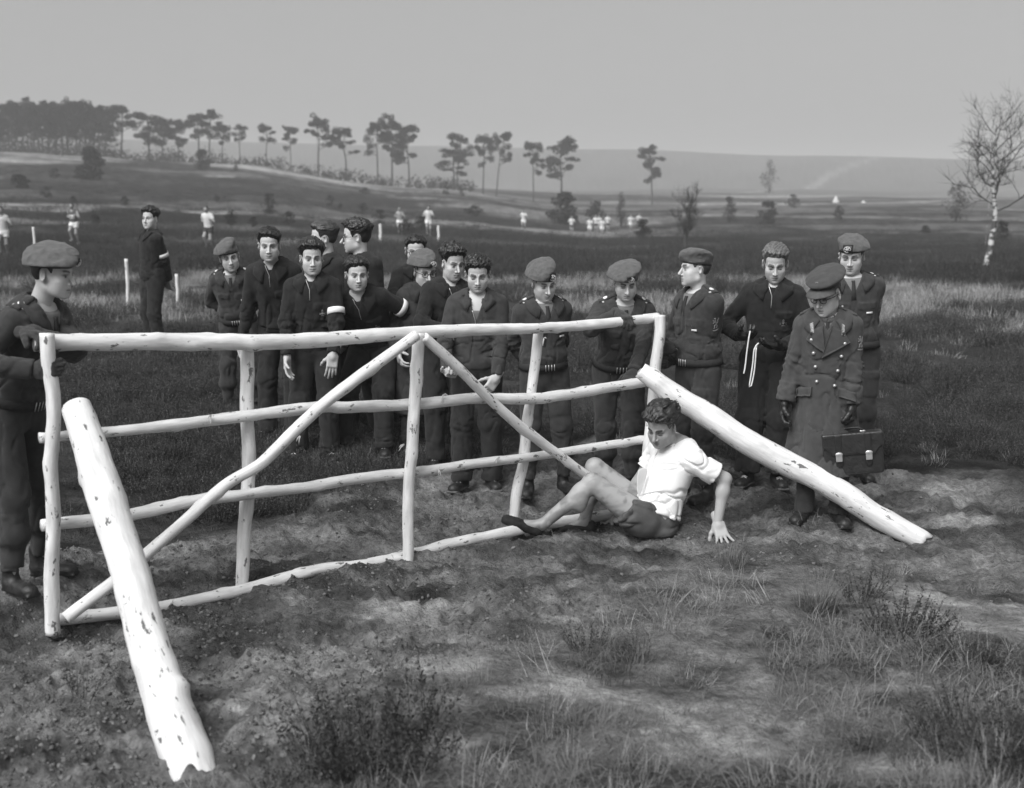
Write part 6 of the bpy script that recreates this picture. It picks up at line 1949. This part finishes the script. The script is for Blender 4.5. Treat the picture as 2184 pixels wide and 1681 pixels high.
# ------------------------------------------------------------------ distant runners
def runner(label, px, Y, H, yaw, shirt, shorts, phase, seed, arms=True, number=None):
    """a small running figure, one skin plus vest, shorts, hair and shoes"""
    root_p = stand(px, Y, 1.0); B = facing(yaw); k = H / 1.78
    root = empty('person', root_p, label, 'person')
    M3 = lambda x, y, z: B @ (np.array([x, y, z]) * k)
    J = {'k': k, 'B': B, 'pel': M3(0, 0, .93), 'Rs': B @ Rx(rad(-10))}
    T = lambda x, y, z: J['pel'] + J['Rs'] @ (np.array([x, y, z]) * k)
    J['shR'], J['shL'] = T(.17, 0, .44), T(-.17, 0, .44)
    p = phase
    J['elR'], J['elL'] = T(.30, -.16 * p - .02, .22), T(-.30, .16 * p - .02, .22)
    J['wrR'], J['wrL'] = T(.20, -.02 + .20 * (1 - p), .20 + .10 * (1 - p)), T(-.18, .12 + .1 * p, .26 + .10 * p)
    hipR, hipL = M3(.09, 0, .90), M3(-.09, 0, .90)
    knR, anR = M3(.09, .24 * p + .05, .54 + .06 * p), M3(.08, .14 * p - .12 * (1 - p), .16 + .10 * p)
    knL, anL = M3(-.09, -.06 * p + .12, .48), M3(-.10, -.22 * p + .05, .10)
    hd = T(0, .04, .68)
    def skin(P):
        d = torso_d(torso_q(P, J)) * k
        d = smin(d, ell(P, hd, (.078, .095, .115)), .02)
        d = smin(d, cap(P, T(0, 0, .50), hd, .055, .05), .03)
        for S, E, W in ((J['shR'], J['elR'], J['wrR']), (J['shL'], J['elL'], J['wrL'])):
            d = smin(d, smin(cap(P, S, E, .050, .040), cap(P, E, W, .040, .030), .02), .03); d = smin(d, ell(P, W, (.036, .036, .045)), .02)
        for Hp, Kn, An in ((hipR, knR, anR), (hipL, knL, anL)):
            d = smin(d, smin(cap(P, Hp, Kn, .085, .055), cap(P, Kn, An, .055, .036), .03), .04)
            d = smin(d, cap(P, An - np.array([0, 0, .03]), An - np.array([0, 0, .045]) + B[:, 1] * .14, .040, .034), .03)
        return d
    lo, hi = np.array([-.55, -.55, -.02]), np.array([.55, .55, 1.95])
    V, Fq = polygonise(skin, lo, hi, .018)
    link('body', make_mesh('body', V, Fq), M_SKINFAR, root)
    def vest(P):
        Q = torso_q(P, J)
        d = torso_d(Q) * k - .014
        if shirt[1]:
            for sd in 'RL': d = smin(d, smax(cap(P, J['sh' + sd], J['el' + sd], .066, .060), (P - J['sh' + sd].astype(np.float32)) @ nrm(J['el' + sd] - J['sh' + sd]).astype(np.float32) - .16, .01), .04)
        else: d = smax(d, -ell(Q, (0, .04, .56), (.085, .12, .12)) * k, .01)
        return smax(d, (-.01 - Q[:, 2]) * k, .01) + .004 * vnoise(P, 20., seed)
    V, Fq = polygonise(vest, lo, hi, .018); vo = link('vest', make_mesh('vest', V, Fq), shirt[0], root)
    def sh(P):
        d = ell(P, J['pel'] - np.array([0, 0, .05]), (.175, .14, .14))
        for Hp, Kn in ((hipR, knR), (hipL, knL)):
            d = smin(d, smax(cap(P, Hp, Kn, .105, .10), (P - Hp.astype(np.float32)) @ nrm(Kn - Hp).astype(np.float32) - .20, .01), .03)
        return smax(d, P[:, 2] - J['pel'][2] - .07, .01) + .005 * vnoise(P, 16., seed)
    V, Fq = polygonise(sh, lo, hi, .018); link('shorts', make_mesh('shorts', V, Fq), shorts, root)
    V, Fq = polygonise(lambda P: smax(ell(P, hd + np.array([0, 0, .03]) - B[:, 1] * .02, (.088, .10, .105)), (hd[2] - .01 - P[:, 2]) + .9 * ((P - hd.astype(np.float32)) @ B[:, 1].astype(np.float32)), .01), hd - .2, hd + .2, .012)
    link('hair', make_mesh('hair', V, Fq), M_HAIRD, root)
    if number:
        su = Surf(*polygonise(vest, lo, hi, .018))
        Vn, Fn = slab(su, T(0, .3, .24), J['Rs'][:, 0], J['Rs'][:, 2], .20, .17, .006, -J['Rs'][:, 1], 5, 5, lift=.004)
        nb_ = link('number_bib', make_mesh('number_bib', Vn, Fn, False), M_WHITE, vo)
        strokes = {'7': [(-1, 1), (1, 1), (-.2, -1)], '1': [(0, 1), (0, -1)]}
        for q, ch in enumerate(number):
            cx = -.042 if q == 0 else .048
            pp = [drop_on(su, (T(-(cx + x * .030) * -1 * -1, .3, .24 + z * .055))[None], -J['Rs'][:, 1][None], .014)[0] for x, z in strokes[ch]]
            link('numeral', make_mesh('numeral', *tube(pp, .011, 5)), M_LEATHER, nb_)
    return root
VW, VG = (M_VEST, False), (mat('grey_vest_far', .10, .9, .2), False)
SWt, SDk = mat('white_shorts_far', .70, .9, .2), mat('dark_shorts_far', .05, .9, .2)
runner('runner in white vest and shorts cut off by the left edge', 8, 41, 1.80, 10, VW, SWt, 1.0, 1)
runner('runner with a numbered bib on a dark vest, right of the soldier\'s beret', 160, 50, 1.76, -8, VG, SWt, .8, 2, number='71')
runner('runner in white shirt and dark shorts behind the small soldier', 446, 46, 1.78, -14, (M_VEST, True), SDk, .7, 3)
runner('distant runner in a grey vest and white shorts, left of a pair', 853, 72, 1.76, 0, (mat('pale_grey_vest', .30, .9, .2), False), SWt, .9, 4)
runner('distant runner all in white, right of a pair', 914, 70, 1.82, 5, (M_VEST, True), SWt, .5, 5)
runner('distant runner in white alone, above the curly-haired man', 1117, 95, 1.78, -10, (M_VEST, True), SWt, .8, 6)
runner('distant runner in white shirt left of the far pack', 1219, 108, 1.78, 0, (M_VEST, True), SDk, .6, 7)
PACK = 'runners bunched in the far pack'
for i, (px, Y, ph, sk) in enumerate(((1258, 106, .9, 1), (1271, 111, .4, 0), (1284, 107, .7, 1), (1296, 112, .5, 0), (1277, 116, .9, 1), (1345, 118, .6, 1), (1362, 122, .3, 0))):
    r_o = runner('white-shirted runner in the far pack on the plain', px, Y, 1.78, -10 + 4 * i, (M_VEST, True), SWt if sk else SDk, ph, 10 + i)
    r_o["group"] = PACK
